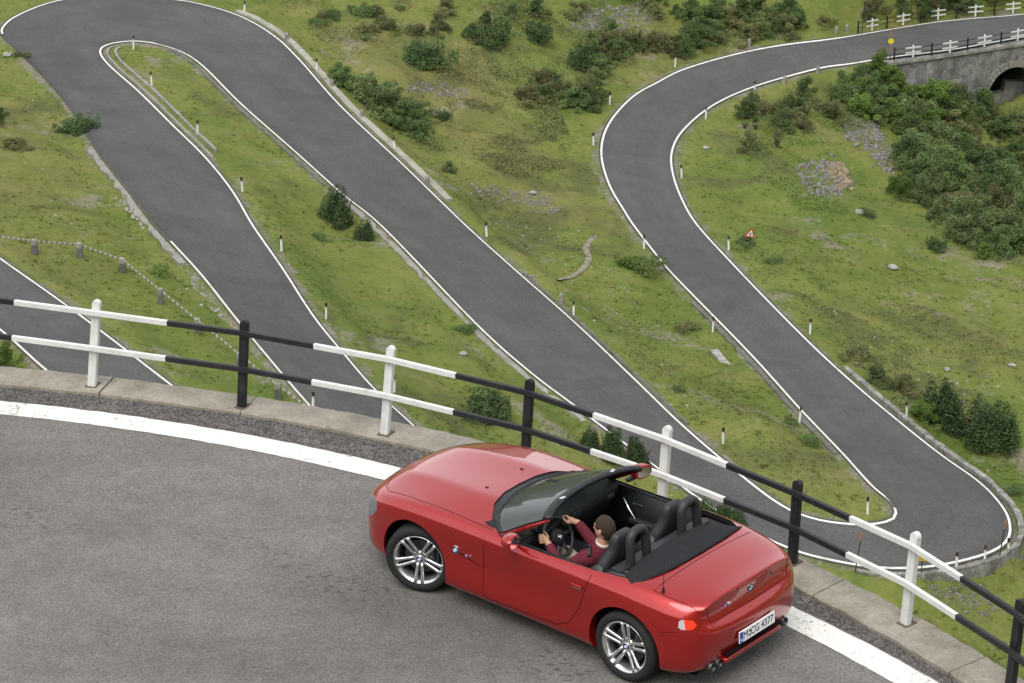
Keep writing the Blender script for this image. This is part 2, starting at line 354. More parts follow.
def ground(x, y, detail=True):
    x, y = np.asarray(x, float), np.asarray(y, float)
    z = base(x, y); inside = inpoly(x, y, POLY[0]) | inpoly(x, y, POLY[1])
    far = (y > 100)
    ed = np.full(x.shape, 50.); kn = np.zeros(x.shape, int); ed[far], kn[far] = edge_near(x[far], y[far])
    # shoulders meet the road; beside the bridge deck the ground falls away instead
    nb = int(np.argmin(np.abs(T2[:, 0] - onroad(888, 60)[0]))); deck = (kn >= len(T1)) & (kn < len(T1) + nb) & ~inside
    wz = np.where(deck, 0, 1 - sstep(.6, 3.2, ed)) * far; zr = ALLC[kn, 2]; z = np.where(inside, zr * 1., z + (zr - z) * wz); z = np.where(deck & (ed < 2.5), np.minimum(z, -69), z); under = inside & (x > 34) & (y > 225) & (((kn < len(T1)) & (kn < nb)) | ((kn >= len(T1)) & (kn < len(T1) + nb)))
    if detail:
        am = sstep(.4, 4., ed)
        z = z + am * (vnoise(x, y, .11) * 1.5 + vnoise(x + 9, y, .31) * .55 + vnoise(x, y + 5, .8) * .26) + sstep(.3, 1.5, ed) * vnoise(x + 3, y, 1.7) * .16
    z = z - drop(x, y)
    z = np.where(inside, z - 2.6 * sstep(.45, 2.2, ed) - .15, z)
    z = np.where(under, np.minimum(z, -71.5), z)
    # mountains behind, hillside in front and under the camera
    z = z + .10 * np.clip(y - 318, 0, 420) + .25 * np.clip(np.abs(x) - 95, 0, 400)
    r = np.hypot(x - NC[0], y - NC[1]) - NR
    hill = np.where(y > 17, -2.2 - np.clip(r - 4, 0, None) * 1.05, (17 - y) * .6 - .4 - np.clip(np.abs(x) - 25, 0, None) * .5)
    z = np.where(y < 112, np.maximum(z, hill), z)
    return z
gx = np.r_[np.array([-600, -420, -300, -220, -160, -125, -100, -82, -70]), np.arange(-62, 62.1, .55), np.array([70, 82, 100, 125, 160, 220, 300, 420, 600])]
gy = np.r_[np.array([-300, -150, -80]), np.arange(-40, 112, 3.0), np.arange(112, 300, .55), np.array([303, 308, 314, 322, 334, 350, 375, 410, 460, 530, 620, 740, 900])]
GX, GY = np.meshgrid(gx, gy); GZ = ground(GX, GY)
nx, ny = len(gx), len(gy)
idx = np.arange(nx * ny).reshape(ny, nx)
fc = np.stack([idx[:-1, :-1], idx[:-1, 1:], idx[1:, 1:], idx[1:, :-1]], -1).reshape(-1, 4)
ter = mobj('ground', np.stack([GX, GY, GZ], -1).reshape(-1, 3).tolist(), fc.tolist(), M['grass'], smooth=True); tag(ter, kind='structure')
def gz(x, y):
    x = np.atleast_1d(np.asarray(x, float)); y = np.atleast_1d(np.asarray(y, float))
    i = np.clip(np.searchsorted(gx, x) - 1, 0, nx - 2); j = np.clip(np.searchsorted(gy, y) - 1, 0, ny - 2)
    u = (x - gx[i]) / (gx[i + 1] - gx[i]); v = (y - gy[j]) / (gy[j + 1] - gy[j])
    return (GZ[j, i] * (1 - u) + GZ[j, i + 1] * u) * (1 - v) + (GZ[j + 1, i] * (1 - u) + GZ[j + 1, i + 1] * u) * v
def land(px, py):
    d = ray(px, py); t = np.linspace(118, 330, 1500); P = CAMP[None] + d[None] * t[:, None]
    k = np.argmax(P[:, 2] < gz(P[:, 0], P[:, 1])); return Vector((P[k, 0], P[k, 1], float(gz(P[k, 0], P[k, 1])[0])))
def shoulder_mat():
    k = NB('gravel_shoulder'); n = k.noise(.5, 6, .72); f = k.noise(5, 5, .8); d = k.ramp(f, [(.3, (.070, .060, .045)), (.5, (.15, .135, .105)), (.72, (.30, .28, .24))])
    g = k.ramp(f, [(.3, (.05, .075, .022)), (.7, (.14, .155, .05))]); c = k.mix(k.ramp(n, [(.42, 0), (.56, 1)]), d, g); k.bump(f, .6, .06); return k.set(c, .95, .1)
M['shoulder'] = shoulder_mat()
def shoulder(A, s, seed):
    # strip of grit and turf from under the road edge to the slope, with a ragged outer side
    w_ = .38 + .55 * np.clip(vnoise(A[:, 0] + seed, A[:, 1], .35) + .35, 0, 1) + .5 * vnoise(A[:, 0], A[:, 1] + seed, 1.3).clip(-.2, 1)
    I = offs(A, s * .02, LIFT - .012); n_ = perp(A) * s; Mi = A.copy(); Mi[:, :2] += n_ * (w_ * .5 + .1)[:, None]; O = A.copy(); O[:, :2] += n_ * (w_ + .12)[:, None]
    Mi[:, 2] = np.maximum(gz(Mi[:, 0], Mi[:, 1]) + .035, A[:, 2] - .1); O[:, 2] = gz(O[:, 0], O[:, 1]) - .02; n = len(A); V = np.r_[I, Mi, O]; F = []
    for r_ in range(2):
        for i in range(n - 1): a = r_ * n + i; F.append((a, a + 1, a + n + 1, a + n))
    o = mobj('verge', V.tolist(), F, M['shoulder'], smooth=True); tag(o, kind='structure')
nbk = int(np.argmin(np.abs(T2[:, 0] - onroad(886, 60)[0])))
for q, (A, s) in enumerate(((T1, s1), (T2[nbk:], s2), (TB1, sb1), (TB2, sb2))): shoulder(resample(A, .45), s, q * 13.)
def seg(T, a, b):
    i, j = sorted((int(np.argmin(np.linalg.norm(T - onbase(*a), axis=1))), int(np.argmin(np.linalg.norm(T - onbase(*b), axis=1))))); return T[i:j + 1]
# the mountains closing the valley, dull forest below and grey rock above
def mountains():
    k = NB('mountain_side'); n = k.noise(.012, 7, .65); f = k.noise(.07, 5, .7); sep = k.node('ShaderNodeSeparateXYZ'); k.lk(k.P(), sep.inputs[0])
    hgt = k.math('ADD', k.math('MULTIPLY', sep.outputs[2], .004), k.math('MULTIPLY', n, .9))
    c = k.ramp(hgt, [(.25, (.060, .078, .036)), (.55, (.095, .110, .052)), (.8, (.17, .165, .14)), (1, (.25, .245, .23))]); M['mountain'] = k.set(k.mix(.7, c, k.ramp(f, [(.3, .6), (.7, 1.3)]), 'MULTIPLY'), .95, .1)
    na, nr_ = 220, 40; A, Rr = np.meshgrid(np.linspace(R(-150), R(150), na), np.linspace(0, 1, nr_)); rad = 330 + 620 * Rr; x = np.sin(A) * rad; y = np.cos(A) * rad
    el = 9 + 10 * vnoise(A * 6 + 20, A * 0 + 3., 1.) + 4 * vnoise(A * 21 + 20, A * 0 + 7., 1.)
    top = CAMH + np.tan(np.radians(el)) * 950; z = -75 + (top + 75) * Rr ** 1.25 + Rr * (vnoise(x + 3000, y + 3000, .012) * 70 + vnoise(x + 3000, y + 3000, .04) * 22)
    id_ = np.arange(na * nr_).reshape(nr_, na); f_ = np.stack([id_[:-1, :-1], id_[:-1, 1:], id_[1:, 1:], id_[1:, :-1]], -1).reshape(-1, 4)
    tag(mobj('mountains', np.stack([x, y, z], -1).reshape(-1, 3).tolist(), f_.tolist(), M['mountain'], smooth=True), kind='structure')
mountains()
def kerb(A, s, d0, d1, h, mat, base_=-.4, jit=0., name='kerb'):
    # a solid kerb: inner face, top, outer face
    n = len(A); jj = RNG.normal(0, jit, n) if jit else np.zeros(n); jz = RNG.normal(0, jit * .4, n) if jit else np.zeros(n)
    R_ = [offs(A, s * d0, base_), offs(A, s * d0, h), offs(A, s * d1, h), offs(A, s * d1, base_)]
    nn = perp(A) * s
    for q in R_[2:]: q[:, :2] += nn * jj[:, None]
    for q in R_[1:3]: q[:, 2] += jz
    v = np.concatenate(R_); f = []
    for k in range(3):
        for i in range(n - 1): f.append((k * n + i, k * n + i + 1, (k + 1) * n + i + 1, (k + 1) * n + i))
    f += [(0, n, 2 * n, 3 * n), (n - 1, 2 * n - 1, 3 * n - 1, 4 * n - 1)]
    bm = bmesh.new(); vv = [bm.verts.new(p) for p in v]
    for q in f: bm.faces.new([vv[i] for i in q])
    o = bobj(name, bm, mat)
    if name == 'kerb': tag(o, kind='structure')
    return o
kerb(seg(T1, (230, 14), (440, 202)), s1, .40, .88, .16, M['kerb_pale'], jit=.03)
kerb(seg(T2, (345, 197), (592, 421)), s2, .20, .55, .07, M['kerb_far'], jit=.05)
kerb(seg(T2, (107, 46), (205, 158)), s2, .35, .55, .10, M['kerb_far'], jit=.02)
kerb(seg(T2, (107, 46), (200, 153)), s2, .95, 1.15, .12, M['kerb_far'], jit=.02)
kerb(seg(T2, (170, 49), (330, 185)), s2, .30, .50, .10, M['gutter'], jit=.03)
kerb(seg(T1, (96.9, 150), (190, 264)), s1, .25, .62, .14, M['kerb_far'], jit=.09)
kerb(seg(T1, (700, 304), (842, 455)), s1, .28, .50, .11, M['gutter'], jit=.04)
kerb(seg(T1, (520, 276), (680, 424)), s1, .28, .46, .10, M['gutter'], jit=.04)
# ------------------------------------------------------------------ the near bend
def arc(r, a0, a1, n=90, z=0.):
    return np.array([(NC[0] + (NR + r) * math.cos(a), NC[1] + (NR + r) * math.sin(a), z) for a in np.linspace(R(a0), R(a1), n)])
tag(ribbon('road', arc(-12, 8, 118), arc(.10, 8, 118), M['asphalt_near']), kind='structure')
def wob(P, amp, f, seed):
    n = P[:, :2] - NC; n /= np.linalg.norm(n, axis=1)[:, None]; Q = P.copy()
    Q[:, :2] += n * (amp * vnoise(P[:, 0] + seed, P[:, 1], f))[:, None]; return Q
tag(ribbon('road_marking', wob(arc(-.31, 8, 118, 900, .005), .012, 9, 3), wob(arc(0, 8, 118, 900, .005), .016, 9, 8), M['line']), kind='structure')
tag(ribbon('road_edge', arc(.03, 8, 118, 300, .004), arc(.6, 8, 118, 300, .010), M['grit']), kind='structure')
# kerb blocks: raised on the left, sinking flush with the tarmac to the right
KA = [20, 34, 40, 46, 52, 60, 66, 72, 90]; KI = [.10, .12, .19, .27, .40, .44, .40, .35, .29]; KO = [.56, .58, .66, .72, .84, .88, .82, .77, .74]
def near_kerb():
    bm = bmesh.new(); a = 12.
    while a < 112:
        da = random.uniform(5, 15)
        ns = int(da * 3); rows = []
        for k in range(ns + 1):
            ad = a + .03 + (da - .06) * k / ns; aa = R(ad); h = .05; i0 = float(np.interp(ad, KA, KI)); o0 = float(np.interp(ad, KA, KO)); j = random.uniform(-.006, .006); h += random.uniform(-.006, .006)
            rows.append([bm.verts.new((NC[0] + (NR + r_) * math.cos(aa), NC[1] + (NR + r_) * math.sin(aa), z_)) for r_, z_ in ((i0 + j, -.3), (i0 + j, h - .012), (i0 + j + .015, h), (o0 + j - .015, h), (o0 + j, h - .012), (o0 + j, -.35))])
        for A, B in zip(rows, rows[1:]):
            for k in range(5): bm.faces.new((A[k], A[k + 1], B[k + 1], B[k]))
        bm.faces.new(rows[0][::-1]); bm.faces.new(rows[-1]); a += da
    o = bobj('kerb', bm, M['kerb']); tag(o, kind='structure')
near_kerb()
# the turf verge and steep bank just outside the kerb
def verge():
    rr = np.r_[np.arange(.5, 3, .12), np.arange(3, 30, 1.2)]; aa = np.linspace(R(8), R(118), 420)
    rg, ag = np.meshgrid(rr, aa); x = NC[0] + (NR + rg) * np.cos(ag); y = NC[1] + (NR + rg) * np.sin(ag)
    z = -.06 - np.clip(rg - .85, 0, None) * 1.0 + (vnoise(x, y, 2.1) * .12 + vnoise(x, y, 6) * .06) * sstep(.6, .9, rg) - .04
    n, m = rg.shape; id_ = np.arange(n * m).reshape(n, m)
    f = np.stack([id_[:-1, :-1], id_[:-1, 1:], id_[1:, 1:], id_[1:, :-1]], -1).reshape(-1, 4)
    tag(mobj('bank', np.stack([x, y, z], -1).reshape(-1, 3).tolist(), f.tolist(), M['grass'], smooth=True), kind='structure')
verge()

# ------------------------------------------------------------------ black and white railing
def worn(name, col, dirt, amt):
    k = NB(name); n = k.noise(7, 5, .7); f = k.noise(38, 4, .75); c = k.mix(k.ramp(n, [(.35, 0), (.7, 1)]), col, tuple(x * .8 + .01 for x in col))
    c = k.mix(k.math('MULTIPLY', k.ramp(k.math('ADD', f, k.math('MULTIPLY', n, .5)), [(.88, 0), (.97, 1)]), amt), c, dirt); return k.set(c, .5, .35)
M['white_paint'] = worn('white_paint', (.60, .60, .575), (.16, .12, .085), .7)
M['rusty'] = plain('rusty_iron', (.10, .075, .055), .9, .2, var=.5, scale=20)
M['black_paint'] = worn('black_paint', (.010, .010, .012), (.10, .075, .06), .55)
# post feet and heads as surveyed: foot pixel, head pixel, kerb height
PX = [((-229, 355), (-222, 269), .05, 'w'), ((-68, 366), (-62, 280), .05, 'b'), ((91, 387), (96, 301), .05, 'w'), ((240.5, 408), (243.5, 321), .05, 'b'), ((383.5, 435), (390, 347), .05, 'w'), ((523, 469), (528.5, 380), .05, 'b'),
      ((659, 513), (666, 427), .05, 'w'), ((790, 564), (796, 481), .05, 'b'), ((903, 625), (914, 533), .05, 'w'), ((1007, 693), (1019, 600), .05, 'b'), ((1100, 770), (1114, 676), .05, 'w')]
POSTS = []
for b_, t_, z0, c in PX:
    p = flat(*b_, z0); d = ray(*t_); k = p[1] / d[1]; q = CAMP + d * k
    POSTS.append((Vector(p), Vector(q), c))
rail_root = empty('roadside_railing', (*[float(t) for t in (NC + NR * np.array([math.cos(R(56.6)), math.sin(R(56.6))]))], 0))
tag(rail_root, 'black and white painted two-rail steel railing on the concrete kerb behind the red car', 'railing')
ro = Vector(rail_root.location)
for i, (p, q, c) in enumerate(POSTS):
    bm = bmesh.new(); rad = Vector((p.x - NC[0], p.y - NC[1], 0)).normalized(); upv = (q - p).normalized(); h = (q - p).length
    t = upv.cross(rad).normalized(); n = t.cross(upv).normalized(); n = n if n.dot(rad) > 0 else -n
    # flat-sided post with a rounded head
    prof = [(-.045, -.05), (.045, -.05), (.045, h - .045)] + [(.045 * math.cos(a), h - .045 + .045 * math.sin(a)) for a in np.linspace(.3, math.pi - .3, 8)] + [(-.045, h - .045)]
    Mx = Matrix(((t.x, upv.x, n.x, p.x - ro.x), (t.y, upv.y, n.y, p.y - ro.y), (t.z, upv.z, n.z, p.z - ro.z), (0, 0, 0, 1)))
    add_prism(bm, prof, .062, Mx); bmesh.ops.recalc_face_normals(bm, faces=bm.faces); bmesh.ops.bevel(bm, geom=[e for e in bm.edges if e.calc_face_angle(0) > 1.2], offset=.005, segments=2, affect='EDGES')
    po = bobj('post', bm, M['white_paint' if c == 'w' else 'black_paint'], rail_root); tag(po, ('white' if c == 'w' else 'black') + ' round-headed post of the railing')
    bm = bmesh.new(); add_box(bm, p - ro + Vector((0, 0, .002)) + rad * .05, (.15, .13, .012), Matrix.Rotation(math.atan2(rad.y, rad.x), 3, 'Z'), .003)
    bobj('base_plate', bm, M['rusty'], po)
for lev, nm in ((.875, 'top'), (.465, 'lower')):
    mids = [p + (q - p) * lev for p, q, c in POSTS]
    for i in range(1, len(POSTS) - 1):
        rad = Vector((POSTS[i][0].x - NC[0], POSTS[i][0].y - NC[1], 0)).normalized()
        inn = -rad * .030; A, B, Cc = (mids[i - 1] + mids[i]) / 2 - ro + inn, mids[i] - ro + inn, (mids[i] + mids[i + 1]) / 2 - ro + inn
        bm = bmesh.new(); add_bar(bm, A, B, .042, .056, .006); add_bar(bm, B + (Cc - B).normalized() * .001, Cc, .042, .056, .006)
        w_ = POSTS[i][2] == 'w'
        tag(bobj('rail', bm, M['white_paint' if w_ else 'black_paint'], rail_root), ('white ' if w_ else 'black ') + nm + ' rail length of the railing')
# ------------------------------------------------------------------ stonework: walled bend, bridge
def stone(name, a, b, sc, mortar=.5):
    k = NB(name); v = k.node('ShaderNodeTexVoronoi'); v.inputs['Scale'].default_value = sc; v.feature = 'F1'; k.lk(k.P(), v.inputs['Vector'])
    e = k.node('ShaderNodeTexVoronoi', feature='DISTANCE_TO_EDGE'); e.inputs['Scale'].default_value = sc; k.lk(k.P(), e.inputs['Vector'])
    c = k.mix(k.ramp(v.outputs['Color'], [(.1, 0), (.9, 1)]), a, b); c = k.mix(k.ramp(e.outputs['Distance'], [(.01, mortar), (.06, 0)]), c, tuple(x * .45 for x in a))
    st = k.noise(.8, 5, .7, vec=k.mapv((1, 1, .25))); c = k.mix(.85, c, k.ramp(st, [(.3, .5), (.5, .95), (.72, 1.5)]), 'MULTIPLY')
    k.bump(e.outputs['Distance'], .6, .06); return k.set(c, .95, .15)
M['wall'] = stone('grey_rubble', (.13, .125, .11), (.27, .26, .235), 2.6)
M['bridge'] = stone('bridge_stone', (.125, .12, .112), (.235, .225, .208), 1.9, .3)
M['bridge_pale'] = stone('pale_stone', (.19, .18, .16), (.30, .285, .25), 1.6, .3)
wl_ = kerb(seg(T2, (836, 369), (852, 569)), s2, .40, .72, .18, M['wall'], -2.9, .03, 'retaining_wall')
tag(wl_, 'grey rubble stone wall curving round the outside of the right hairpin bend', 'wall')

def bridge():
    A = offs(T2, s2 * .3); i0 = int(np.argmin(np.abs(T2[:, 0] - onroad(888, 60)[0]))); P0, P1 = Vector(A[i0]), Vector(A[0])
    root = empty('stone_bridge', P0); tag(root, 'old grey stone road bridge with round arch half hidden by shrubs', 'bridge')
    ax = (P1 - P0); ax.z = 0; L = ax.length; ax.normalize(); nrm = Vector((ax.y, -ax.x, 0)); nrm = nrm if nrm.y < 0 else -nrm     # towards the camera
    Mx = Matrix(((ax.x, 0, -nrm.x, 0), (ax.y, 0, -nrm.y, 0), (0, 1, 0, 0), (0, 0, 0, 1)))     # local (u, v, depth away)
    d = ray(1013, 66); k = ((P0 + nrm * .25 - Vector(CAMP)).dot(nrm)) / Vector(d).dot(nrm); q = Vector(CAMP) + Vector(d) * k
    uc = (q - P0).dot(ax); va = (q - P0).z; hw = 2.5; vs = va - hw
    top = .02; L = max(L, uc + hw + 4) + 6
    arcp = [(uc + hw * math.cos(a), vs + hw * math.sin(a)) for a in np.linspace(0, math.pi, 25)]
    poly = [(-.3, top), (-.3, -14), (uc - hw, -14)] + arcp[::-1] + [(uc + hw, -14), (L, -14), (L, top)]
    bm = bmesh.new(); add_prism(bm, poly, 6.4, Mx @ Matrix.Translation((0, 0, -.45))); bm.normal_update(); bmesh.ops.triangulate(bm, faces=[f for f in bm.faces if len(f.verts) > 6]); bobj('wall', bm, M['bridge'], root)
    bm = bmesh.new(); n = 21
    for i in range(n):
        a0, a1 = math.pi * (i + .04) / n, math.pi * (i + .96) / n; r0, r1 = hw - .02, hw + .55 + (.06 if i % 2 else 0)
        add_prism(bm, [(uc + r0 * math.cos(a0), vs + r0 * math.sin(a0)), (uc + r1 * math.cos(a0), vs + r1 * math.sin(a0)), (uc + r1 * math.cos(a1), vs + r1 * math.sin(a1)), (uc + r0 * math.cos(a1), vs + r0 * math.sin(a1))], .5, Mx @ Matrix.Translation((0, 0, -.53)))
    bobj('arch_ring', bm, M['bridge_pale'], root)
    bm = bmesh.new(); add_prism(bm, [(-.4, top - .02), (-.4, top - .26), (L, top - .26), (L, top - .02)], .5, Mx @ Matrix.Translation((0, 0, -.62))); bobj('coping', bm, M['bridge_pale'], root)
    bm = bmesh.new(); add_prism(bm, [(uc - .9, vs - 14), (uc + hw, vs - 14), (uc + hw, vs + .2), (uc + .6, vs + .5), (uc + .5, vs - .4), (uc - .9, vs - .6)], .6, Mx @ Matrix.Translation((0, 0, 1.6))); bobj('inner_pier', bm, M['bridge_pale'], root)
bridge()

def far_railing(T, s, xs, label):
    P = [Vector(p) for p in T]; root = empty('bridge_railing', P[0]); tag(root, label, 'railing'); o = P[0]
    for i, p in enumerate(P):
        c = M['white_paint' if i % 2 else 'black_paint']; bm = bmesh.new(); add_box(bm, p - o + Vector((0, 0, .5)), (.13, .13, 1.06), None, .02)
        bobj('post', bm, c, root)
        for lv in (.42, .84):
            bm = bmesh.new(); z = Vector((0, -.05, lv)) - o
            a = (P[i - 1] + p) / 2 if i else p; b = (P[i + 1] + p) / 2 if i < len(P) - 1 else p
            f = .8 if i % 2 else 1
            a, b = p + (a - p) * f, p + (b - p) * f
            if (p - a).length > .05: add_bar(bm, a + z, p + z, .06, .09 if i % 2 else .05)
            if (b - p).length > .05: add_bar(bm, p + z + Vector((.001, 0, 0)), b + z, .06, .09 if i % 2 else .05)
            bobj('rail', bm, c, root)
far_railing(resample(offs(T2[:int(np.argmin(np.abs(T2[:, 0] - onroad(890, 59)[0]))) + 1], s2 * .5, .1)[::-1], 1.75), s2, 0, 'black and white railing along the near side of the stone bridge')
far_railing(resample(offs(T1[:int(np.argmin(np.abs(T1[:, 0] - onroad(862, 35)[0]))) + 1], s1 * .5, .1)[::-1], 1.75), s1, 0, 'black and white railing along the far side of the bridge road')

# ------------------------------------------------------------------ low barrier on the left slope
def low_barrier():
    pts = [land(*p) for p in ((-25, 246), (35, 254), (80, 258), (123, 273), (161, 304), (198, 334), (240, 368), (278, 399), (312, 424))]
    root = empty('low_barrier', pts[0]); tag(root, 'low barrier of stone posts and pale striped rail on the left grass slope', 'barrier'); o = pts[0]
    for p in pts:
        bm = bmesh.new(); add_box(bm, p - o + Vector((0, 0, .28)), (.34, .30, .62), None, .05); po = bobj('post', bm, M['gutter'], root)
        bm = bmesh.new(); add_box(bm, p - o + Vector((0, 0, .74)), (.30, .27, .32), None, .05); bobj('post_head', bm, M['kerb_far'], po)
    k = NB('striped_rail'); wv = k.node('ShaderNodeTexWave'); wv.inputs['Scale'].default_value = 1.1; k.lk(k.P(), wv.inputs['Vector'])
    M['striped'] = k.set(k.ramp(wv.outputs['Fac'], [(.4, (.11, .10, .09)), (.55, (.30, .285, .25))]), .7)
    for a, b in zip(pts, pts[1:]):
        bm = bmesh.new(); add_bar(bm, a - o + Vector((0, -.02, .80)), b - o + Vector((0, -.02, .80)), .06, .075); bobj('rail', bm, M['striped'], root)
low_barrier()

# ------------------------------------------------------------------ delineator posts, marker stones, poles, signs
M['refl_white'] = plain('white_plastic', (.62, .62, .60), .5, .4); M['dark_cap'] = plain('dark_plastic', (.025, .016, .015), .5, .4)
M['red_refl'] = plain('red_reflector', (.35, .03, .02), .35, .5)
DEL = [((133.6, 49.5), 'at the tip of the grass tongue in the left hairpin'), ((152, 85.8), 'on the grass tongue beside the pale gutter stones'), ((197.4, 134.5), 'at the lower end of the pale gutter stones'),
 ((242.6, 192), 'beside the left road, between gutter end and pointed pines'), ((281.5, 251), 'on the grass left of the pointed pines, halfway down the left road'), ((326, 319), 'lowest one on the right side of the left road above the railing'),
 ((394.4, 393), 'close behind the top rail of the near railing, by a white post'), ((244.5, 14), 'on the outer kerb at the top of the left hairpin'), ((317, 71.8), 'on the outer kerb between two marker stones'),
 ((394.4, 151), 'near the lower end of the long pale kerb'), ((486.7, 237), 'alone on the upper side of the middle road'), ((573.6, 317), 'beside a grey marker stone above the middle road'),
 ((609.7, 105), 'on the outside of the upper left curve, higher one'), ((593.5, 146), 'on the outside of the upper left curve, lower one'), ((675, 67), 'on the grass above the start of the upper curve'),
 ((681.6, 178), 'inside the upper curve on the grass edge'), ((754.7, 93.5), 'above the bushy bank on the inside edge of the upper road'), ((705.7, 119.5), 'on the inner edge where the upper road begins to bend down'),
 ((644, 249), 'beside the low bright green bush on the right road'), ((728.7, 250.4), 'beside the red triangular sign'), ((810, 334), 'alone on the right verge halfway down the right road'),
 ((712.7, 332), 'on the left verge of the right road above the pale slab'), ((799.5, 422.6), 'on the left verge of the right road near a small dark bush'), ((906.5, 418), 'behind the pale kerb in front of the dark pines'),
 ((723, 444), 'in the grass triangle between middle and right roads'), ((867.6, 515), 'at the tip of the grass inside the right hairpin'), ((956, 572), 'on the walled bend by the yellow square sign'),
 ((984.4, 565), 'on the walled bend, middle one of three'), ((1008.5, 555), 'on the walled bend beside the right snow pole'), ((883.6, 59.5), 'at the left end of the bridge railing'), ((313, 410), 'dark headed and nearly hidden behind the near kerb')]
proto_d = None
for (x, y), lab in DEL:
    p = Vector(onroad(x, y)) + Vector((0, -.4, .05)) if x == 883.6 else land(x, y)
    if proto_d is None:
        bm = bmesh.new(); add_prism(bm, [(-.06, -.04), (-.03, -.06), (.03, -.06), (.06, -.04), (.05, .05), (-.05, .05)], .92, Matrix.Translation((0, 0, -.1)))
        o = bobj('delineator_post', bm, M['refl_white']); bm = bmesh.new()
        add_prism(bm, [(-.064, -.044), (-.032, -.064), (.032, -.064), (.064, -.044), (.054, .054), (-.054, .054)], .24, Matrix.Translation((0, 0, .78)) @ Matrix.Rotation(R(-4), 4, 'X'))
        bobj('cap', bm, M['dark_cap'], o); bm = bmesh.new(); add_box(bm, (0, -.066, .72), (.05, .012, .08)); bobj('reflector', bm, M['red_refl'], o); proto_d = o
    else: o = copy_tree(proto_d)
    o.location = p; o.rotation_euler = (R(random.uniform(-3, 3)), R(random.uniform(-3, 3)), R(random.uniform(-40, 40)))
    tag(o, 'white delineator post ' + lab, 'delineator', 'roadside delineator posts')
STN = [((287, 41), 'highest on the outer kerb of the left hairpin'), ((332, 88), 'on the long kerb between two delineators'), ((362, 119), 'on the long kerb beside the bushes'), ((428, 185), 'at the lower end of the long kerb'),
       ((561.5, 303), 'beside a delineator above the middle road'), ((749, 47), 'on the far verge of the upper road'), ((836, 34.5), 'left one of two at the start of the far railing'), ((847, 32.5), 'right one of two at the start of the far railing'),
       ((784, 84.5), 'left one on the near edge of the upper road'), ((817.5, 74), 'right one on the near edge of the upper road'), ((855, 270), 'x')]
ps = None
for (x, y), lab in STN[:-1]:
    if ps is None:
        bm = bmesh.new(); add_lathe(bm, [(.15, -.2), (.15, .5), (.12, .62), (.06, .68), (0, .69)], n=10); ps = o = bobj('marker_stone', bm, M['kerb_far'])
    else: o = copy_tree(ps)
    o.location = land(x, y); o.rotation_euler = (R(random.uniform(-4, 4)), R(random.uniform(-4, 4)), random.random()); tag(o, 'short grey marker stone ' + lab, 'marker stone', 'grey marker stones along the road')
M['orange'] = plain('orange_paint', (.34, .13, .045), .6); M['yellow'] = plain('yellow_paint', (.55, .46, .03), .5); M['sign_red'] = plain('sign_red', (.42, .03, .025), .45)
M['pole_dark'] = plain('dark_pole', (.03, .027, .025), .6); M['yellow_dull'] = plain('dull_yellow', (.40, .26, .03), .6)
def pole(name, foot, head, label, disc=False):
    p = Vector(onroad(*foot)) if foot[1] < 100 else land(*foot); d = ray(*head); q = Vector(CAMP + d * (p.y / d[1])); o = empty(name, p); tag(o, label, 'snow pole'); u = q - p
    n = 5
    for i in range(n):
        bm = bmesh.new(); a, b = -.02 + i / n, (i + 1) / n; add_tube(bm, [u * a, u * b], .034 if i % 2 == 0 else .035, 8); bobj('pole_section', bm, M['orange' if i == 4 or (disc and i in (1, 3)) else 'pole_dark'], o)
    if disc:
        bm = bmesh.new(); add_lathe(bm, [(0, -.015), (.24, -.015), (.24, .015), (0, .015)], Matrix.Translation(u * .48 + Vector((0, -.08, 0))) @ Matrix.Rotation(R(90), 4, 'X'), 20); bobj('sign_disc', bm, M['yellow'], o)
pole('snow_pole', (890, 60), (892, 20), 'orange and black snow pole with round yellow disc at the bridge end', True)
pole('snow_pole', (862, 33), (866, -6), 'orange and dark snow pole on the far side of the bridge road')
pole('snow_pole', (855, 572), (862, 533), 'dark snow pole leaning at the left end of the walled bend')
pole('snow_pole', (998, 566), (1006, 520), 'dark snow pole with orange top at the right end of the walled bend')
p = land(921, 578); o = empty('square_sign', p); tag(o, 'small dull yellow square sign on a thin post below the walled bend', 'sign')
bm = bmesh.new(); add_tube(bm, [(0, 0, -.2), (0, 0, 1.0)], .03, 8); bobj('post', bm, M['pole_dark'], o); bm = bmesh.new(); add_box(bm, (.05, -.045, 1.2), (.46, .03, .46), None, .01); bobj('plate', bm, M['yellow_dull'], o)
p = land(748, 243); o = empty('warning_sign', p, rot=(0, R(14), R(18))); tag(o, 'red and white triangular warning sign on the grass of the right slope', 'sign')
bm = bmesh.new(); add_tube(bm, [(0, .04, -.2), (0, .04, .75)], .03, 8); bobj('post', bm, M['pole_dark'], o)
def tri(r): return [(r * math.cos(a), r * math.sin(a)) for a in (R(90), R(210), R(330))]
for nm, r_, d_, m_ in (('red_plate', .48, .02, 'sign_red'), ('white_face', .31, .026, 'refl_white')):
    bm = bmesh.new(); add_prism(bm, tri(r_), d_, Matrix.Translation((0, 0, .62)) @ Matrix.Rotation(R(90), 4, 'X')); bobj(nm, bm, M[m_], o)
bm = bmesh.new(); add_prism(bm, [(-.10, -.11), (.02, -.11), (.08, .0), (-.01, .04), (.03, .13), (-.03, .13), (-.08, .02), (.0, -.02)], .032, Matrix.Translation((0, 0, .62)) @ Matrix.Rotation(R(90), 4, 'X')); bobj('symbol', bm, M['dark_cap'], o)

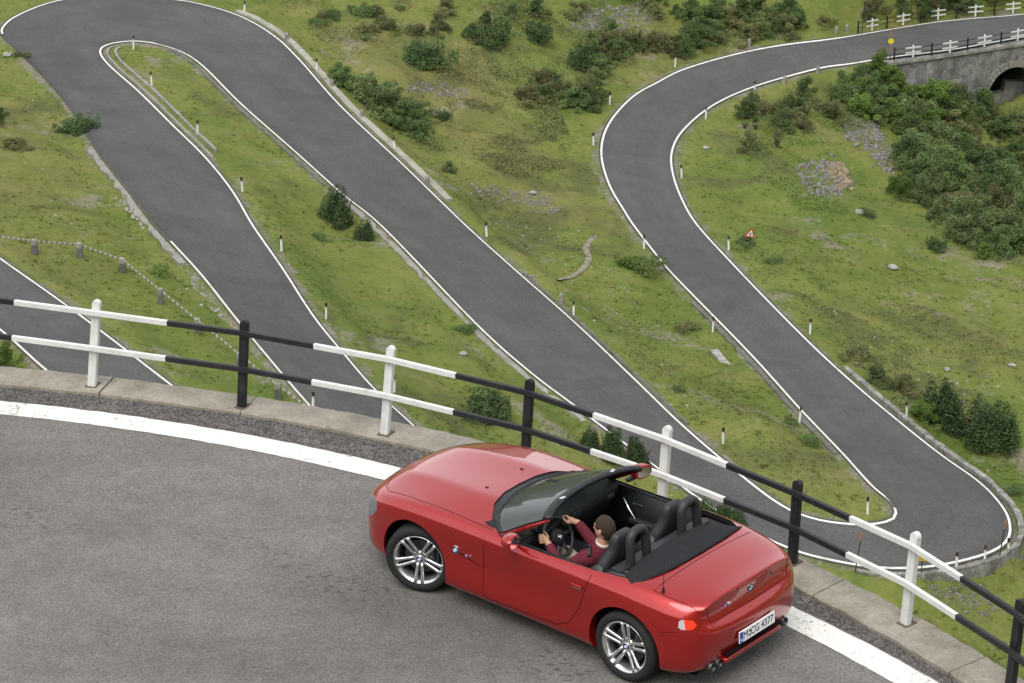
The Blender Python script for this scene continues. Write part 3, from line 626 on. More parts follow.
# ------------------------------------------------------------------ rocks
def rock_mesh(n, seed):
    bm = bmesh.new(); bmesh.ops.create_icosphere(bm, subdivisions=n, radius=1); rr = random.Random(seed); pl = [(Vector((rr.gauss(0, 1), rr.gauss(0, 1), rr.gauss(0, 1))).normalized(), rr.uniform(.55, .85)) for _ in range(9)]
    for v in bm.verts:
        for a, d in pl:
            e = v.co.dot(a) - d
            if e > 0: v.co -= a * e
    return bm
k = NB('grey_rock'); M['rock'] = k.set(k.ramp(k.noise(2.5, 6, .7), [(.3, (.13, .122, .112)), (.7, (.34, .325, .30))]), .9, .2)
k = NB('scree'); M['scree'] = k.set(k.ramp(k.noise(1.3, 5, .8), [(.25, (.08, .074, .07)), (.55, (.16, .148, .138)), (.8, (.29, .268, .245))]), .9, .2)
k = NB('ochre_scree'); M['ochre'] = k.set(k.ramp(k.noise(1.3, 5, .8), [(.25, (.12, .092, .062)), (.55, (.22, .175, .115)), (.8, (.34, .295, .225))]), .9, .2)
def scree(name, poly, n, s0, s1, mat):
    bases = [rock_mesh(1, q) for q in range(6)]; V = []; F = []; P = np.array(poly, float); lo, hi = P.min(0), P.max(0)
    bl = [([v.co.copy() for v in b.verts], [[v.index for v in f.verts] for f in b.faces]) for b in bases]; k = 0
    while k < n:
        q = RNG.uniform(lo, hi)
        if not inpoly(np.array([q[0]]), np.array([q[1]]), P)[0]: continue
        k += 1; q = q + RNG.normal(0, 3.5, 2) * (RNG.random() < .35); p = land(*q); s = s0 * (s1 / s0) ** (random.random() ** 2.5); ro_ = Matrix.Rotation(random.random() * 6.3, 3, Vector((random.gauss(0, 1), random.gauss(0, 1), random.gauss(0, 1)))) ; vs, fs = random.choice(bl)
        b0 = len(V); V += [p + ro_ @ Vector((v.x * s, v.y * s, v.z * s * .7)) for v in vs]; F += [[b0 + i for i in f] for f in fs]
    tag(mobj(name, V, F, mat), kind='stuff')
scree('scree', [(838, 122), (862, 118), (884, 130), (888, 150), (895, 172), (882, 170), (868, 150), (845, 138)], 561, 0.085, 0.328, M['scree'])
scree('scree', [(795, 168), (818, 160), (838, 165), (850, 185), (828, 203), (806, 190)], 442, 0.085, 0.328, M['scree'])
scree('scree', [(826, 162), (842, 164), (854, 182), (840, 190), (828, 178)], 187, 0.119, 0.390, M['ochre'])
scree('scree', [(400, 88), (430, 82), (470, 92), (465, 100), (430, 95)], 204, 0.068, 0.234, M['scree'])
scree('scree', [(470, 184), (500, 188), (545, 198), (565, 210), (555, 214), (520, 204), (480, 194)], 340, 0.051, 0.218, M['scree'])
scree('scree', [(565, 30), (590, 8), (640, 5), (655, 22), (620, 33)], 442, 0.085, 0.312, M['scree'])
scree('scree', [(120, 195), (136, 205), (150, 226), (138, 222), (124, 208)], 119, 0.068, 0.203, M['rock'])
scree('scree', [(920, 588), (985, 585), (1000, 605), (985, 622), (945, 605)], 272, 0.051, 0.156, M['scree'])
scree('scree', [(185, 268), (205, 285), (225, 312), (214, 312), (190, 285)], 119, 0.051, 0.156, M['rock'])
scree('scree', [(2, 40), (60, 130), (150, 245), (60, 240), (0, 180)], 76, 0.051, 0.140, M['rock'])
scree('scree', [(700, 290), (830, 300), (1000, 380), (980, 470), (860, 340)], 153, 0.043, 0.156, M['rock'])
scree('scree', [(470, 220), (590, 230), (640, 300), (700, 420), (600, 330)], 153, 0.043, 0.156, M['rock'])
BR = [((893, 269), .55, 'pale flat boulder alone on the open right slope'), ((706, 149), .4, 'pale stone on the grass inside the upper curve'), ((947, 371), .35, 'grey boulder on the right slope above the dark pines'),
      ((1012, 366), .35, 'dark grey boulder at the right edge of the slope'), ((860, 214), .6, 'long grey stone at the foot of the ochre scree'), ((8, 56), .6, 'grey boulder at the left end of the outer hairpin edge'),
      ((463, 355), .4, 'pale stone on the grass between left and middle roads'), ((415, 243), .3, 'white stone near the middle road behind the near railing'), ((533, 194), .5, 'pale boulder in the stony strip above the middle road')]
rk = [bobj('boulder', rock_mesh(2, 40 + q), M['rock']) for q in range(3)]
for q, ((x, y), s, lab) in enumerate(BR):
    o = rk[q] if q < 3 else rk[q % 3].copy()
    if q >= 3: COL.objects.link(o)
    o.location = land(x, y) + Vector((0, 0, s * .2)); s *= .62; o.scale = (s * 1.3, s, s * .55); o.rotation_euler = (0, 0, random.random() * 6); tag(o, lab, 'boulder')
bm = bmesh.new(); add_box(bm, (0, 0, .1), (.5, 2.1, .22), Matrix.Rotation(R(8), 3, 'X'), .06); o = bobj('stone_slab', bm, M['rock']); o.location = land(721, 361); o.rotation_euler = (0, 0, R(22)); tag(o, 'long pale stone slab lying in the grass left of the right road', 'slab')
pp = [np.array(land(*q)) for q in catmull([(594, 236), (585, 248), (588, 258), (583, 268), (570, 277), (556, 280)], 4)]; pp = np.array(pp)
pk = NB('bare_path'); M['path'] = pk.set(pk.ramp(pk.noise(1.5, 5, .7), [(.3, (.12, .105, .075)), (.7, (.27, .245, .2))]), .95, .1)
tag(ribbon('path', offs(pp, .26, .025), offs(pp, -.16, .025), M['path']), kind='structure')

# ------------------------------------------------------------------ vegetation
def leaf_mat(name, a, b, c, sc=2.2):
    k = NB(name); oi = k.node('ShaderNodeObjectInfo'); tc = k.node('ShaderNodeTexCoord').outputs['Object']
    n = k.noise(sc, 3, .6, vec=tc); f = k.noise(26, 2, .7, vec=tc)
    col = k.ramp(k.math('ADD', k.math('MULTIPLY', n, .6), k.math('MULTIPLY', f, .4)), [(.36, a), (.5, b), (.64, c)])
    v = k.math('ADD', k.math('MULTIPLY', oi.outputs['Random'], .65), .72); cc = k.node('ShaderNodeCombineColor')
    for i in range(3): k.lk(v, cc.inputs[i])
    col = k.mix(1, col, cc.outputs[0], 'MULTIPLY'); k.set(col, .75, .2)
    k.b.inputs['Subsurface Weight'].default_value = 0
    return k.m
M['pine'] = leaf_mat('pine_needles', (0.028, 0.052, 0.019), (0.059, 0.097, 0.033), (0.109, 0.151, 0.052))
M['leaf'] = leaf_mat('grey_green_leaves', (0.059, 0.090, 0.031), (0.109, 0.146, 0.052), (0.171, 0.200, 0.078))
M['leaf_dark'] = leaf_mat('dark_green_leaves', (0.045, 0.076, 0.025), (0.080, 0.123, 0.039), (0.132, 0.175, 0.059))
M['leaf_olive'] = leaf_mat('olive_leaves', (0.065, 0.073, 0.028), (0.116, 0.120, 0.047), (0.177, 0.170, 0.073))
M['leaf_lime'] = leaf_mat('fresh_green_leaves', (0.057, 0.101, 0.019), (0.097, 0.153, 0.031), (0.147, 0.200, 0.047))
M['bark'] = plain('bark', (.075, .066, .054), .9, .1, var=.3)
def leaves(n, blobs, size, up=0., seed=0, asp=.5):
    # small leaf faces through the outer shell of several uneven blobs
    g = np.random.default_rng(seed); V = []; w_ = np.array([b[3] ** 2 for b in blobs]); ch = g.choice(len(blobs), n, p=w_ / w_.sum())
    B = np.array([b[:3] for b in blobs])[ch]; r = np.array([b[3] for b in blobs])[ch]
    d = g.normal(size=(n, 3)); d /= np.linalg.norm(d, axis=1)[:, None]; rad = r * (.45 + .65 * g.random(n) ** .6)
    c = B + d * rad[:, None] * np.array([1, 1, .95]); c[:, 2] = np.maximum(c[:, 2], .02)
    ax = g.normal(size=(n, 3)) + np.array([0, 0, up]) + d * .6; ax /= np.linalg.norm(ax, axis=1)[:, None]
    t = np.cross(ax, g.normal(size=(n, 3))); t /= np.linalg.norm(t, axis=1)[:, None]; s = size * (.6 + .8 * g.random(n))[:, None]
    V = np.stack([c - ax * s * .5, c + t * s * asp * .5, c + ax * s * .5, c - t * s * asp * .5], 1).reshape(-1, 3)
    return V, np.arange(4 * n).reshape(n, 4)
def stems(k, h, spread, seed):
    g = random.Random(seed); bm = bmesh.new()
    for _ in range(k):
        a = g.random() * 6.28; e = Vector((math.cos(a) * spread * g.uniform(.3, 1), math.sin(a) * spread * g.uniform(.3, 1), h * g.uniform(.5, .8)))
        add_tube(bm, [(0, 0, -.08), e * .45 + Vector((0, 0, .05)), e], [.035, .022, .008], 5)
    return bm
PROTO = {}
def proto(kind, var):
    key = (kind, var)
    if key in PROTO: return PROTO[key]
    g = random.Random(hash(kind) % 1 + var * 17 + len(kind)); cat = 'shrub'
    if kind == 'pine_round':
        bl = [(0, 0, .35, .28)]
        for _ in range(16):
            a_, r_ = g.random() * 6.28, g.uniform(.1, .45); x, y = math.cos(a_) * r_, math.sin(a_) * r_
            for q in range(4): bl.append((x * (1 + .1 * q), y * (1 + .1 * q), .1 + q * .2 * (1 - r_ * .7) * g.uniform(.7, 1.1), .15 - .025 * q))
        V, F = leaves(6500, bl, .062, 1.5, var, .32); m = 'pine'
    elif kind == 'pine_tall':
        bl = []
        for _ in range(5 + var):
            x, y, h = g.uniform(-.28, .28), g.uniform(-.28, .28), g.uniform(.6, 1.0)
            for q in range(7): bl.append((x, y, .08 + h * q / 7.5, .17 * (1 - q / 7.6) + .02))
        V, F = leaves(6500, bl, .062, 1.2, var, .32); m = 'pine'
    elif kind in ('leafy', 'leafy_dark', 'leafy_olive', 'leafy_lime'):
        bl = [(0, 0, .3, .22)]
        for _ in range(17):
            x, y = g.gauss(0, .24), g.gauss(0, .24); q = max(.15, 1 - (x * x + y * y) * 3); bl.append((x, y, g.uniform(.15, .88) * q, g.uniform(.08, .20)))
        V, F = leaves(6500, bl, .046, .5, var + 5, .5); m = {'leafy': 'leaf', 'leafy_dark': 'leaf_dark', 'leafy_olive': 'leaf_olive', 'leafy_lime': 'leaf_lime'}[kind]
    elif kind == 'bare':
        V, F = leaves(500, [(g.uniform(-.3, .3), g.uniform(-.3, .3), g.uniform(.3, .8), .2) for _ in range(6)], .05, .2, var, .5); m = 'leaf_olive'
    else:   # low
        bl = [(g.uniform(-.42, .42), g.uniform(-.3, .3), g.uniform(.1, .4), g.uniform(.14, .26)) for _ in range(11)]; V, F = leaves(2600, bl, .06, .8, var + 9, .5); m = {'low_lime': 'leaf_lime', 'low_olive': 'leaf_olive', 'low_dark': 'leaf_dark'}[kind]
    me = bpy.data.meshes.new('foliage'); me.from_pydata(V.tolist(), [], F.tolist()); me.update(); me.materials.append(M[m])
    sm = bpy.data.meshes.new('stem'); b = stems(26 if kind == 'bare' else 7, .8 if 'low' not in kind else .4, .34, var); b.to_mesh(sm); b.free(); sm.materials.append(M['bark'])
    PROTO[key] = (me, sm); return PROTO[key]
NAMES = {'pine_round': 'mountain_pine', 'pine_tall': 'mountain_pine'}
NVEG = 0
def plant(kind, p, h, wd, label, group=None):
    global NVEG; NVEG += 1
    if kind == 'pine_tall': wd *= 1.3
    me, sm = proto(kind, random.randrange(3)); nm = NAMES.get(kind, 'shrub')
    o = empty(nm, p + Vector((0, 0, -.05)), rot=(R(random.uniform(-6, 6)), R(random.uniform(-6, 6)), random.random() * 6.28)); o.scale = (wd, wd * random.uniform(.85, 1.15), h)
    a = bpy.data.objects.new('foliage', me); COL.objects.link(a); a.parent = o; b = bpy.data.objects.new('stem', sm); COL.objects.link(b); b.parent = o
    tag(o, label, 'pine' if 'pine' in kind else 'shrub', group); return o
def zone(poly, n, kinds, h0, h1, label, group, sep=.55):
    P = np.array(poly, float); lo, hi = P.min(0), P.max(0); got = []; tries = 0
    while len(got) < n and tries < n * 40:
        tries += 1; q = RNG.uniform(lo, hi)
        if not inpoly(np.array([q[0]]), np.array([q[1]]), P)[0]: continue
        p = land(*q)
        if inpoly(np.array([p.x]), np.array([p.y]), POLY[0])[0] or edge_dist(np.array([p.x]), np.array([p.y]))[0] < 1.0: continue
        h = random.uniform(h0, h1)
        if any((p - g).length < sep * h for g in got): continue
        got.append(p); k = random.choice(kinds); plant(k, p, h, h * random.uniform(.9, 1.35), label[k] if isinstance(label, dict) else label, group)
L_ = lambda s: {'leafy': 'grey green leafy shrub ' + s, 'leafy_dark': 'dark green leafy shrub ' + s, 'leafy_olive': 'olive brown shrub ' + s, 'leafy_lime': 'yellow green leafy shrub ' + s, 'bare': 'half bare twiggy shrub ' + s,
     'pine_round': 'rounded mountain pine ' + s, 'pine_tall': 'pointed mountain pine ' + s, 'low_olive': 'low olive bush ' + s, 'low_dark': 'low dark green bush ' + s, 'low_lime': 'low fresh green bush ' + s}
zone([(888, 180), (905, 140), (935, 128), (958, 120), (984, 142), (1030, 158), (1040, 268), (985, 264), (950, 240), (925, 215), (900, 200)], 70, ['leafy', 'leafy', 'leafy_dark', 'leafy_olive', 'leafy_lime', 'leafy_dark'], 1.4, 3.4, L_('in the dense thicket below the stone bridge'), 'thicket below the stone bridge', .42)
zone([(893, 90), (925, 78), (945, 100), (930, 130), (900, 130)], 13, ['leafy_lime', 'leafy'], 1.8, 2.8, L_('against the left end of the bridge wall'), 'shrubs at the bridge end')
zone([(908, 92), (950, 92), (990, 104), (985, 116), (930, 112)], 12, ['leafy', 'leafy_lime', 'leafy_dark'], 2.0, 3.2, L_('standing close against the bridge wall left of the arch'), 'shrubs against the bridge wall', .4)
zone([(975, 118), (1032, 124), (1034, 156), (985, 142)], 12, ['leafy', 'leafy_dark', 'leafy_olive'], 1.0, 1.7, L_('low and small in front of the bridge arch'), 'shrubs before the bridge arch', .5)
zone([(835, 105), (850, 80), (882, 72), (900, 95), (898, 125), (870, 122)], 18, ['leafy', 'leafy_dark', 'leafy_lime'], 1.6, 2.6, L_('on the bank just under the upper road'), 'shrubs under the upper road')
zone([(735, 118), (760, 104), (800, 92), (838, 90), (838, 118), (800, 135), (760, 160), (740, 150)], 24, ['leafy_dark', 'leafy', 'leafy_olive', 'bare'], .9, 1.9, L_('on the bank inside the upper curve'), 'shrubs inside the upper curve')
zone([(512, 100), (548, 84), (600, 100), (592, 110), (545, 105)], 15, ['leafy_dark', 'leafy', 'leafy_olive'], 1.2, 2.2, L_('in the hollow left of the upper curve'), 'shrubs left of the upper curve')
zone([(600, 88), (600, 66), (650, 52), (690, 58), (690, 44), (640, 40), (590, 50), (590, 80)], 26, ['leafy_olive', 'leafy_dark', 'leafy', 'bare'], 1.2, 2.2, L_('on the slope above the upper curve'), 'shrubs above the upper curve')
zone([(690, 50), (690, 15), (760, 10), (820, 20), (835, 28), (760, 42)], 26, ['leafy_olive', 'leafy', 'leafy_dark'], 1.1, 2.2, L_('beyond the upper road near the top'), 'shrubs beyond the upper road')
zone([(450, 40), (520, 10), (640, -5), (690, 0), (690, 20), (560, 45), (500, 48)], 16, ['leafy_olive', 'leafy_dark', 'low_olive'], 1.0, 2.2, L_('scattered high on the slope at the top'), 'shrubs at the top of the slope')
zone([(290, 20), (345, 10), (450, 5), (450, 35), (380, 42), (330, 45)], 18, ['leafy_olive', 'low_olive', 'low_dark'], .8, 1.7, L_('beyond the top left hairpin'), 'shrubs beyond the left hairpin')
zone([(335, 78), (365, 88), (412, 106), (440, 140), (452, 175), (432, 168), (412, 140), (370, 112), (345, 92)], 22, ['leafy', 'leafy_dark', 'low_olive'], .9, 2.0, L_('behind the long pale kerb'), 'shrubs behind the long kerb')
zone([(845, 22), (880, 10), (1040, -12), (1040, -2), (900, 22)], 16, ['leafy_dark', 'leafy_olive'], 1.4, 2.4, L_('behind the far bridge railing'), 'shrubs behind the far railing')
SOLO = [('pine_round', 78, 131, 1.5, 2.9, 'round dark mountain pine overhanging the edge of the left road'), ('pine_tall', 345, 224, 2.9, 2.2, 'larger pointed mountain pine between left and middle roads'), ('pine_tall', 333, 218, 1.6, 2.0, 'low left companion of the pointed pine between the roads'),
 ('pine_tall', 365, 241, 1.6, 1.4, 'small pointed pine just right of the larger pointed pine'), ('pine_round', 486, 416, 2.0, 3.6, 'wide low mountain pine behind the black railing post'),
 ('pine_tall', 592, 452, 1.7, 1.5, 'leftmost small pine behind the railing above the windscreen'), ('pine_tall', 606, 456, 2.3, 1.6, 'second pine from the left behind the railing above the windscreen'), ('pine_tall', 622, 462, 1.6, 1.5, 'low middle pine behind the railing above the windscreen'), ('pine_tall', 643, 470, 2.5, 1.7, 'tallest pine behind the railing left of the white post'),
 ('pine_tall', 706, 520, 1.7, 1.6, 'leftmost small pine seen through the railing over the seats'), ('pine_tall', 720, 524, 1.9, 1.6, 'middle small pine seen through the railing over the seats'), ('pine_tall', 734, 528, 1.7, 1.4, 'right small pine seen through the railing over the boot'),
 ('pine_round', 443, 119, 1.0, 1.4, 'small round dark pine in the grass right of the long kerb'), ('low_lime', 640, 271, 1.9, 3.2, 'low bright green bush beside the right road'), ('low_dark', 463, 331, .9, 1.3, 'small dark bush on the verge below the middle road'),
 ('low_dark', 320, 240, .8, 1.3, 'small dark bush left of the pointed pines'), ('pine_round', 935, 248, 1.2, 2.0, 'round dark bush at the lower edge of the thicket'), ('pine_tall', 948, 424, 3.6, 3.0, 'left one of the big dark pines at the right edge'),
 ('pine_tall', 972, 440, 3.4, 3.4, 'middle one of the big dark pines at the right edge'), ('pine_tall', 992, 446, 3.0, 3.0, 'right one of the big dark pines at the right edge'), ('leafy_lime', 925, 424, 1.7, 2.0, 'fresh green shrub just left of the big dark pines'), ('leafy', 880, 385, 1.8, 2.0, 'grey green shrub behind the upper end of the pale kerb'),
 ('leafy_olive', 858, 362, 1.5, 2.2, 'olive shrub at the upper end of the pale kerb on the right'), ('leafy_olive', 905, 392, 1.4, 2.4, 'olive shrub between the pale kerb and the dark pines'), ('low_dark', 808, 444, 1.3, 1.2, 'small dark bush left of the lower right road'), ('low_dark', 790, 424, .8, 1.0, 'tiny dark bush by the delineator on the right road'),
 ('low_lime', 160, 275, 1.2, 1.5, 'small green bush inside the low barrier'), ('leafy_lime', 6, 366, 1.6, 1.6, 'green bush at the left edge behind the kerb'), ('leafy_dark', 0, 124, 1.3, 1.6, 'dark bush cut by the left picture edge'), ('leafy_olive', 12, 146, 1.0, 1.8, 'olive bush near the left picture edge'),
 ('pine_round', 425, 66, 3.0, 4.2, 'large dark spreading bush high on the slope left of centre'), ('leafy', 372, 108, 3.0, 3.6, 'large grey green shrub beside the long pale kerb'), ('pine_round', 490, 44, 2.2, 3.4, 'dark bush right of the large spreading bush'), ('pine_round', 537, 40, 2.0, 3.0, 'dark bush near the grey scree at the top'),
 ('pine_tall', 578, 70, 2.8, 2.0, 'dark pointed pine in the shrubs above the upper curve'), ('leafy_dark', 575, 108, 1.8, 2.4, 'dark shrub at the foot of the pointed pine'), ('low_dark', 775, 262, .9, 1.6, 'small bush beside the triangular sign'), ('low_dark', 745, 244, .7, 1.6, 'tiny bush at the foot of the triangular sign'), ('leafy_dark', 842, 98, 2.6, 2.2, 'dark upright shrub under the upper road'),
 ('low_dark', 680, 392, .9, .9, 'small dark bush in the grass beside the middle road'), ('low_olive', 690, 330, 1.0, 1.8, 'olive bush on the left verge of the right road'), ('low_olive', 22, 58, .9, 1.1, 'small bush on the left outer edge of the hairpin'),
 ('low_dark', 865, 215, 1.1, 1.6, 'small dark bush below the ochre scree'), ('low_dark', 1010, 495, .9, 1.6, 'low bush right of the right hairpin wall'), ('low_olive', 1000, 160, 1.0, 1.5, 'bush before the bridge arch')]
for kd, x, y, h, wd, lab in SOLO[:-1]: plant(kd, land(x, y), h, wd, lab)
print('plants', NVEG)
# tufts of long grass over the turf
def tufts(n, blades, hmin, hmax):
    P = []; tot = 0
    while tot < n:
        px = RNG.uniform(-60, 1084, 4000); py = RNG.uniform(-20, 640, 4000); t = (CAMH + 60) / (-(FWD[2] - UPV[2] * (py - 341.5) / FPX)); x = t * (px - 512) / FPX; y = t * (FWD[1] - UPV[1] * (py - 341.5) / FPX)
        y = y + RNG.uniform(-12, 12, 4000); x = x + RNG.uniform(-3, 3, 4000); ok = (y > 112) & ~inpoly(x, y, POLY[0]) & ~inpoly(x, y, POLY[1]); x, y = x[ok], y[ok]
        ok = (edge_dist(x, y) > .7) & (vnoise(x, y, .5) + vnoise(x, y, .13) > RNG.uniform(-.7, .35, len(x))); P.append(np.stack([x[ok], y[ok], gz(x[ok], y[ok])], 1)); tot += ok.sum()
    P = np.concatenate(P)[:n]; n = len(P); b = blades
    a = RNG.uniform(0, 6.28, (n, b)); h = RNG.uniform(hmin, hmax, (n, 1)) * RNG.uniform(.6, 1.2, (n, b)); lean = RNG.uniform(.15, .9, (n, b)) * h; wd = .05 + .05 * RNG.random((n, b))
    o = P[:, None, :] + np.stack([RNG.normal(0, .10, (n, b)), RNG.normal(0, .10, (n, b)), np.full((n, b), -.03)], -1)
    ca, sa = np.cos(a), np.sin(a); tip = o + np.stack([ca * lean, sa * lean, h], -1); e = np.stack([-sa * wd, ca * wd, 0 * wd], -1)
    V = np.stack([o - e, o + e, tip], 2).reshape(-1, 3); F = np.arange(len(V)).reshape(-1, 3)
    me = bpy.data.meshes.new('grass'); me.vertices.add(len(V)); me.vertices.foreach_set('co', V.ravel()); me.loops.add(len(V)); me.loops.foreach_set('vertex_index', F.ravel().astype(np.int32))
    me.polygons.add(len(F)); me.polygons.foreach_set('loop_start', np.arange(0, len(V), 3, dtype=np.int32)); me.polygons.foreach_set('loop_total', np.full(len(F), 3, dtype=np.int32)); me.update(calc_edges=True)
    tag(link('grass', me, M['tuft']), kind='stuff')
M['tuft'] = grass_mat('tuft_grass', bump=False)
tt = M['tuft'].node_tree; tl = tt.nodes.new('ShaderNodeBsdfTranslucent'); mxs = tt.nodes.new('ShaderNodeMixShader'); mxs.inputs[0].default_value = .55; pb = tt.nodes['Principled BSDF']; src = pb.inputs['Base Color'].links[0].from_socket
hb = tt.nodes.new('ShaderNodeHueSaturation'); hb.inputs['Value'].default_value = 1.45; tt.links.new(src, hb.inputs['Color']); tt.links.new(hb.outputs[0], pb.inputs['Base Color']); tt.links.new(hb.outputs[0], tl.inputs[0])
tt.links.new(pb.outputs[0], mxs.inputs[1]); tt.links.new(tl.outputs[0], mxs.inputs[2]); tt.links.new(mxs.outputs[0], tt.nodes['Material Output'].inputs[0])
def cover(name, poly, n, mat, h0, h1, f=.35):
    # low scrub: leaf faces in drifts just above the ground
    P = np.array(poly, float); lo, hi = P.min(0), P.max(0); Q = []
    L = [land(*RNG.uniform(lo, hi)) for _ in range(4)]
    px = RNG.uniform(lo[0], hi[0], n * 3); py = RNG.uniform(lo[1], hi[1], n * 3); ok = inpoly(px, py, P); px, py = px[ok], py[ok]; z = np.full(len(px), -62.)
    for _ in range(14):
        dz = FWD[2] - UPV[2] * (py - 341.5) / FPX; t = (z - CAMH) / dz; x = t * (px - 512) / FPX; y = t * (FWD[1] - UPV[1] * (py - 341.5) / FPX); z = .5 * z + .5 * gz(x, y)
    ok = ~inpoly(x, y, POLY[0]) & (vnoise(x, y, f) + .6 * vnoise(x, y, f * 2.7) > RNG.uniform(-.05, .3, len(x))); ok[ok] &= edge_dist(x[ok], y[ok]) > 1.0; x, y = x[ok][:n], y[ok][:n]; z = gz(x, y); n = len(x)
    amp = np.clip(.4 + 2.2 * (vnoise(x, y, f) + .3), .2, 1.4); c = np.stack([x, y, z + RNG.uniform(0, 1, n) * amp * RNG.uniform(h0, h1, n)], 1)
    ax = RNG.normal(size=(n, 3)) + np.array([0, 0, .7]); ax /= np.linalg.norm(ax, axis=1)[:, None]; t = np.cross(ax, RNG.normal(size=(n, 3))); t /= np.linalg.norm(t, axis=1)[:, None]; s_ = RNG.uniform(.08, .19, n)[:, None]
    V = np.stack([c - ax * s_ * .5, c + t * s_ * .28, c + ax * s_ * .5, c - t * s_ * .28], 1).reshape(-1, 3)
    tag(mobj(name, V.tolist(), np.arange(4 * n).reshape(n, 4).tolist(), mat), kind='stuff')
cover('scrub', [(270, 0), (850, 0), (850, 30), (690, 50), (600, 75), (590, 110), (520, 110), (440, 100), (340, 60)], 26000, M['leaf_olive'], .2, .7)
cover('scrub', [(300, 0), (690, 0), (690, 50), (600, 90), (510, 105), (400, 60)], 15000, M['leaf_dark'], .2, .8, .28)
cover('scrub', [(690, 20), (760, 12), (840, 22), (830, 32), (740, 46), (690, 60)], 7000, M['leaf'], .2, .9, .4)
cover('scrub', [(730, 105), (880, 72), (905, 90), (905, 180), (950, 250), (1030, 270), (1030, 110), (900, 110), (870, 150), (800, 140), (750, 165)], 26000, M['leaf'], .2, .9, .45)
cover('scrub', [(730, 110), (850, 90), (890, 120), (800, 150), (850, 215), (800, 210), (740, 160)], 9000, M['leaf_lime'], .1, .4, .5)
cover('scrub', [(445, 95), (560, 110), (580, 165), (520, 180), (450, 150)], 8000, M['leaf_olive'], .08, .3, .4)
cover('scrub', [(340, 78), (420, 105), (460, 180), (440, 185), (400, 130), (350, 100)], 8000, M['leaf'], .15, .7, .5)
cover('scrub', [(690, 240), (1024, 280), (1024, 480), (900, 400), (760, 300)], 9000, M['leaf_olive'], .05, .2, .25)
cover('scrub', [(470, 180), (640, 270), (840, 500), (720, 440), (560, 300)], 9000, M['leaf_olive'], .05, .2, .25)
cover('scrub', [(830, 350), (880, 345), (960, 400), (1000, 450), (940, 440), (880, 400)], 6000, M['leaf'], .1, .5, .5)
tufts(9000, 5, .06, .17)
# ------------------------------------------------------------------ the red roadster
from mathutils.bvhtree import BVHTree
def paint():
    k = NB('red_car_paint'); n = k.noise(900, 2, .5); c = k.mix(k.ramp(n, [(.35, 0), (.65, 1)]), (.270, .006, .005), (.355, .010, .009))
    k.set(c, .34, .3, .5); k.b.inputs['Coat Weight'].default_value = 1.0; k.b.inputs['Coat Roughness'].default_value = .02; k.b.inputs['Coat IOR'].default_value = 1.5; return k.m
M['paint'] = paint()
M['trim'] = plain('black_trim', (.013, .013, .014), .45, .4); M['rubber'] = plain('tyre_rubber', (.016, .016, .017), .8, .25, var=.2, scale=30)
M['fabric_top'] = plain('black_canvas', (.014, .0145, .016), .85, .2, var=.25, scale=60); M['leather'] = plain('dark_leather', (.019, .020, .022), .5, .4, var=.15, scale=20)
M['interior'] = plain('dark_interior', (.010, .0105, .012), .65, .3); M['carpet'] = plain('black_carpet', (.006, .006, .007), .95, .1)
M['alloy'] = plain('silver_alloy', (.62, .62, .63), .24, .5, .9); M['chrome'] = plain('chrome', (.75, .75, .76), .12, .5, 1.); M['dark_metal'] = plain('dark_metal', (.09, .09, .095), .4, .5, .8)
M['gap'] = plain('shut_line_black', (.010, .002, .003), .9, .1); M['white_plate'] = plain('plate_white', (.72, .72, .71), .45, .4); M['plate_blue'] = plain('plate_blue', (.015, .05, .32), .45, .4)
M['ink'] = plain('plate_black', (.01, .01, .01), .5, .3); M['badge_blue'] = plain('badge_blue', (.05, .16, .50), .3, .5); M['badge_white'] = plain('badge_white', (.8, .8, .8), .3, .5); M['badge_light_blue'] = plain('badge_light_blue', (.13, .35, .62), .35, .5); M['badge_red'] = plain('badge_red', (.6, .03, .03), .35, .5)
def glass(name, tint, rough=.02, trans=.8):
    m = bpy.data.materials.new(name); m.use_nodes = True; t = m.node_tree; t.nodes.clear(); o = t.nodes.new('ShaderNodeOutputMaterial'); g = t.nodes.new('ShaderNodeBsdfGlossy'); g.inputs['Roughness'].default_value = rough
    tr = t.nodes.new('ShaderNodeBsdfTransparent'); tr.inputs[0].default_value = (*tint, 1); f = t.nodes.new('ShaderNodeFresnel'); f.inputs[0].default_value = 1.5; mx = t.nodes.new('ShaderNodeMixShader')
    t.links.new(f.outputs[0], mx.inputs[0]); t.links.new(tr.outputs[0], mx.inputs[1]); t.links.new(g.outputs[0], mx.inputs[2]); df = t.nodes.new('ShaderNodeBsdfDiffuse'); df.inputs[0].default_value = (.34, .42, .38, 1); m2 = t.nodes.new('ShaderNodeMixShader'); m2.inputs[0].default_value = .07; t.links.new(mx.outputs[0], m2.inputs[1]); t.links.new(df.outputs[0], m2.inputs[2]); t.links.new(m2.outputs[0], o.inputs[0]); return m
M['glass'] = glass('windscreen_glass', (.62, .72, .66)); M['lamp_glass'] = plain('lamp_glass', (.13, .135, .14), .05, .9); M['clear_lens'] = plain('clear_lens', (.42, .42, .42), .1, .7)
def lamp(name, col, e):
    k = NB(name); k.set(col, .15, .6); k.b.inputs['Emission Color'].default_value = (*col, 1); k.b.inputs['Emission Strength'].default_value = e; return k.m
M['tail_red'] = lamp('lit_tail_lens', (.62, .03, .010), .22); M['tail_hot'] = lamp('lit_tail_bulb', (1, .35, .05), 1.0); M['tail_dark'] = plain('dark_red_lens', (.18, .006, .006), .12, .6)

CAR = empty('red_roadster', (.59383701, 24.44916067, 0), R(139.4)); tag(CAR, 'red open two-seat roadster with black folded roof parked at the bend by the railing', 'car')
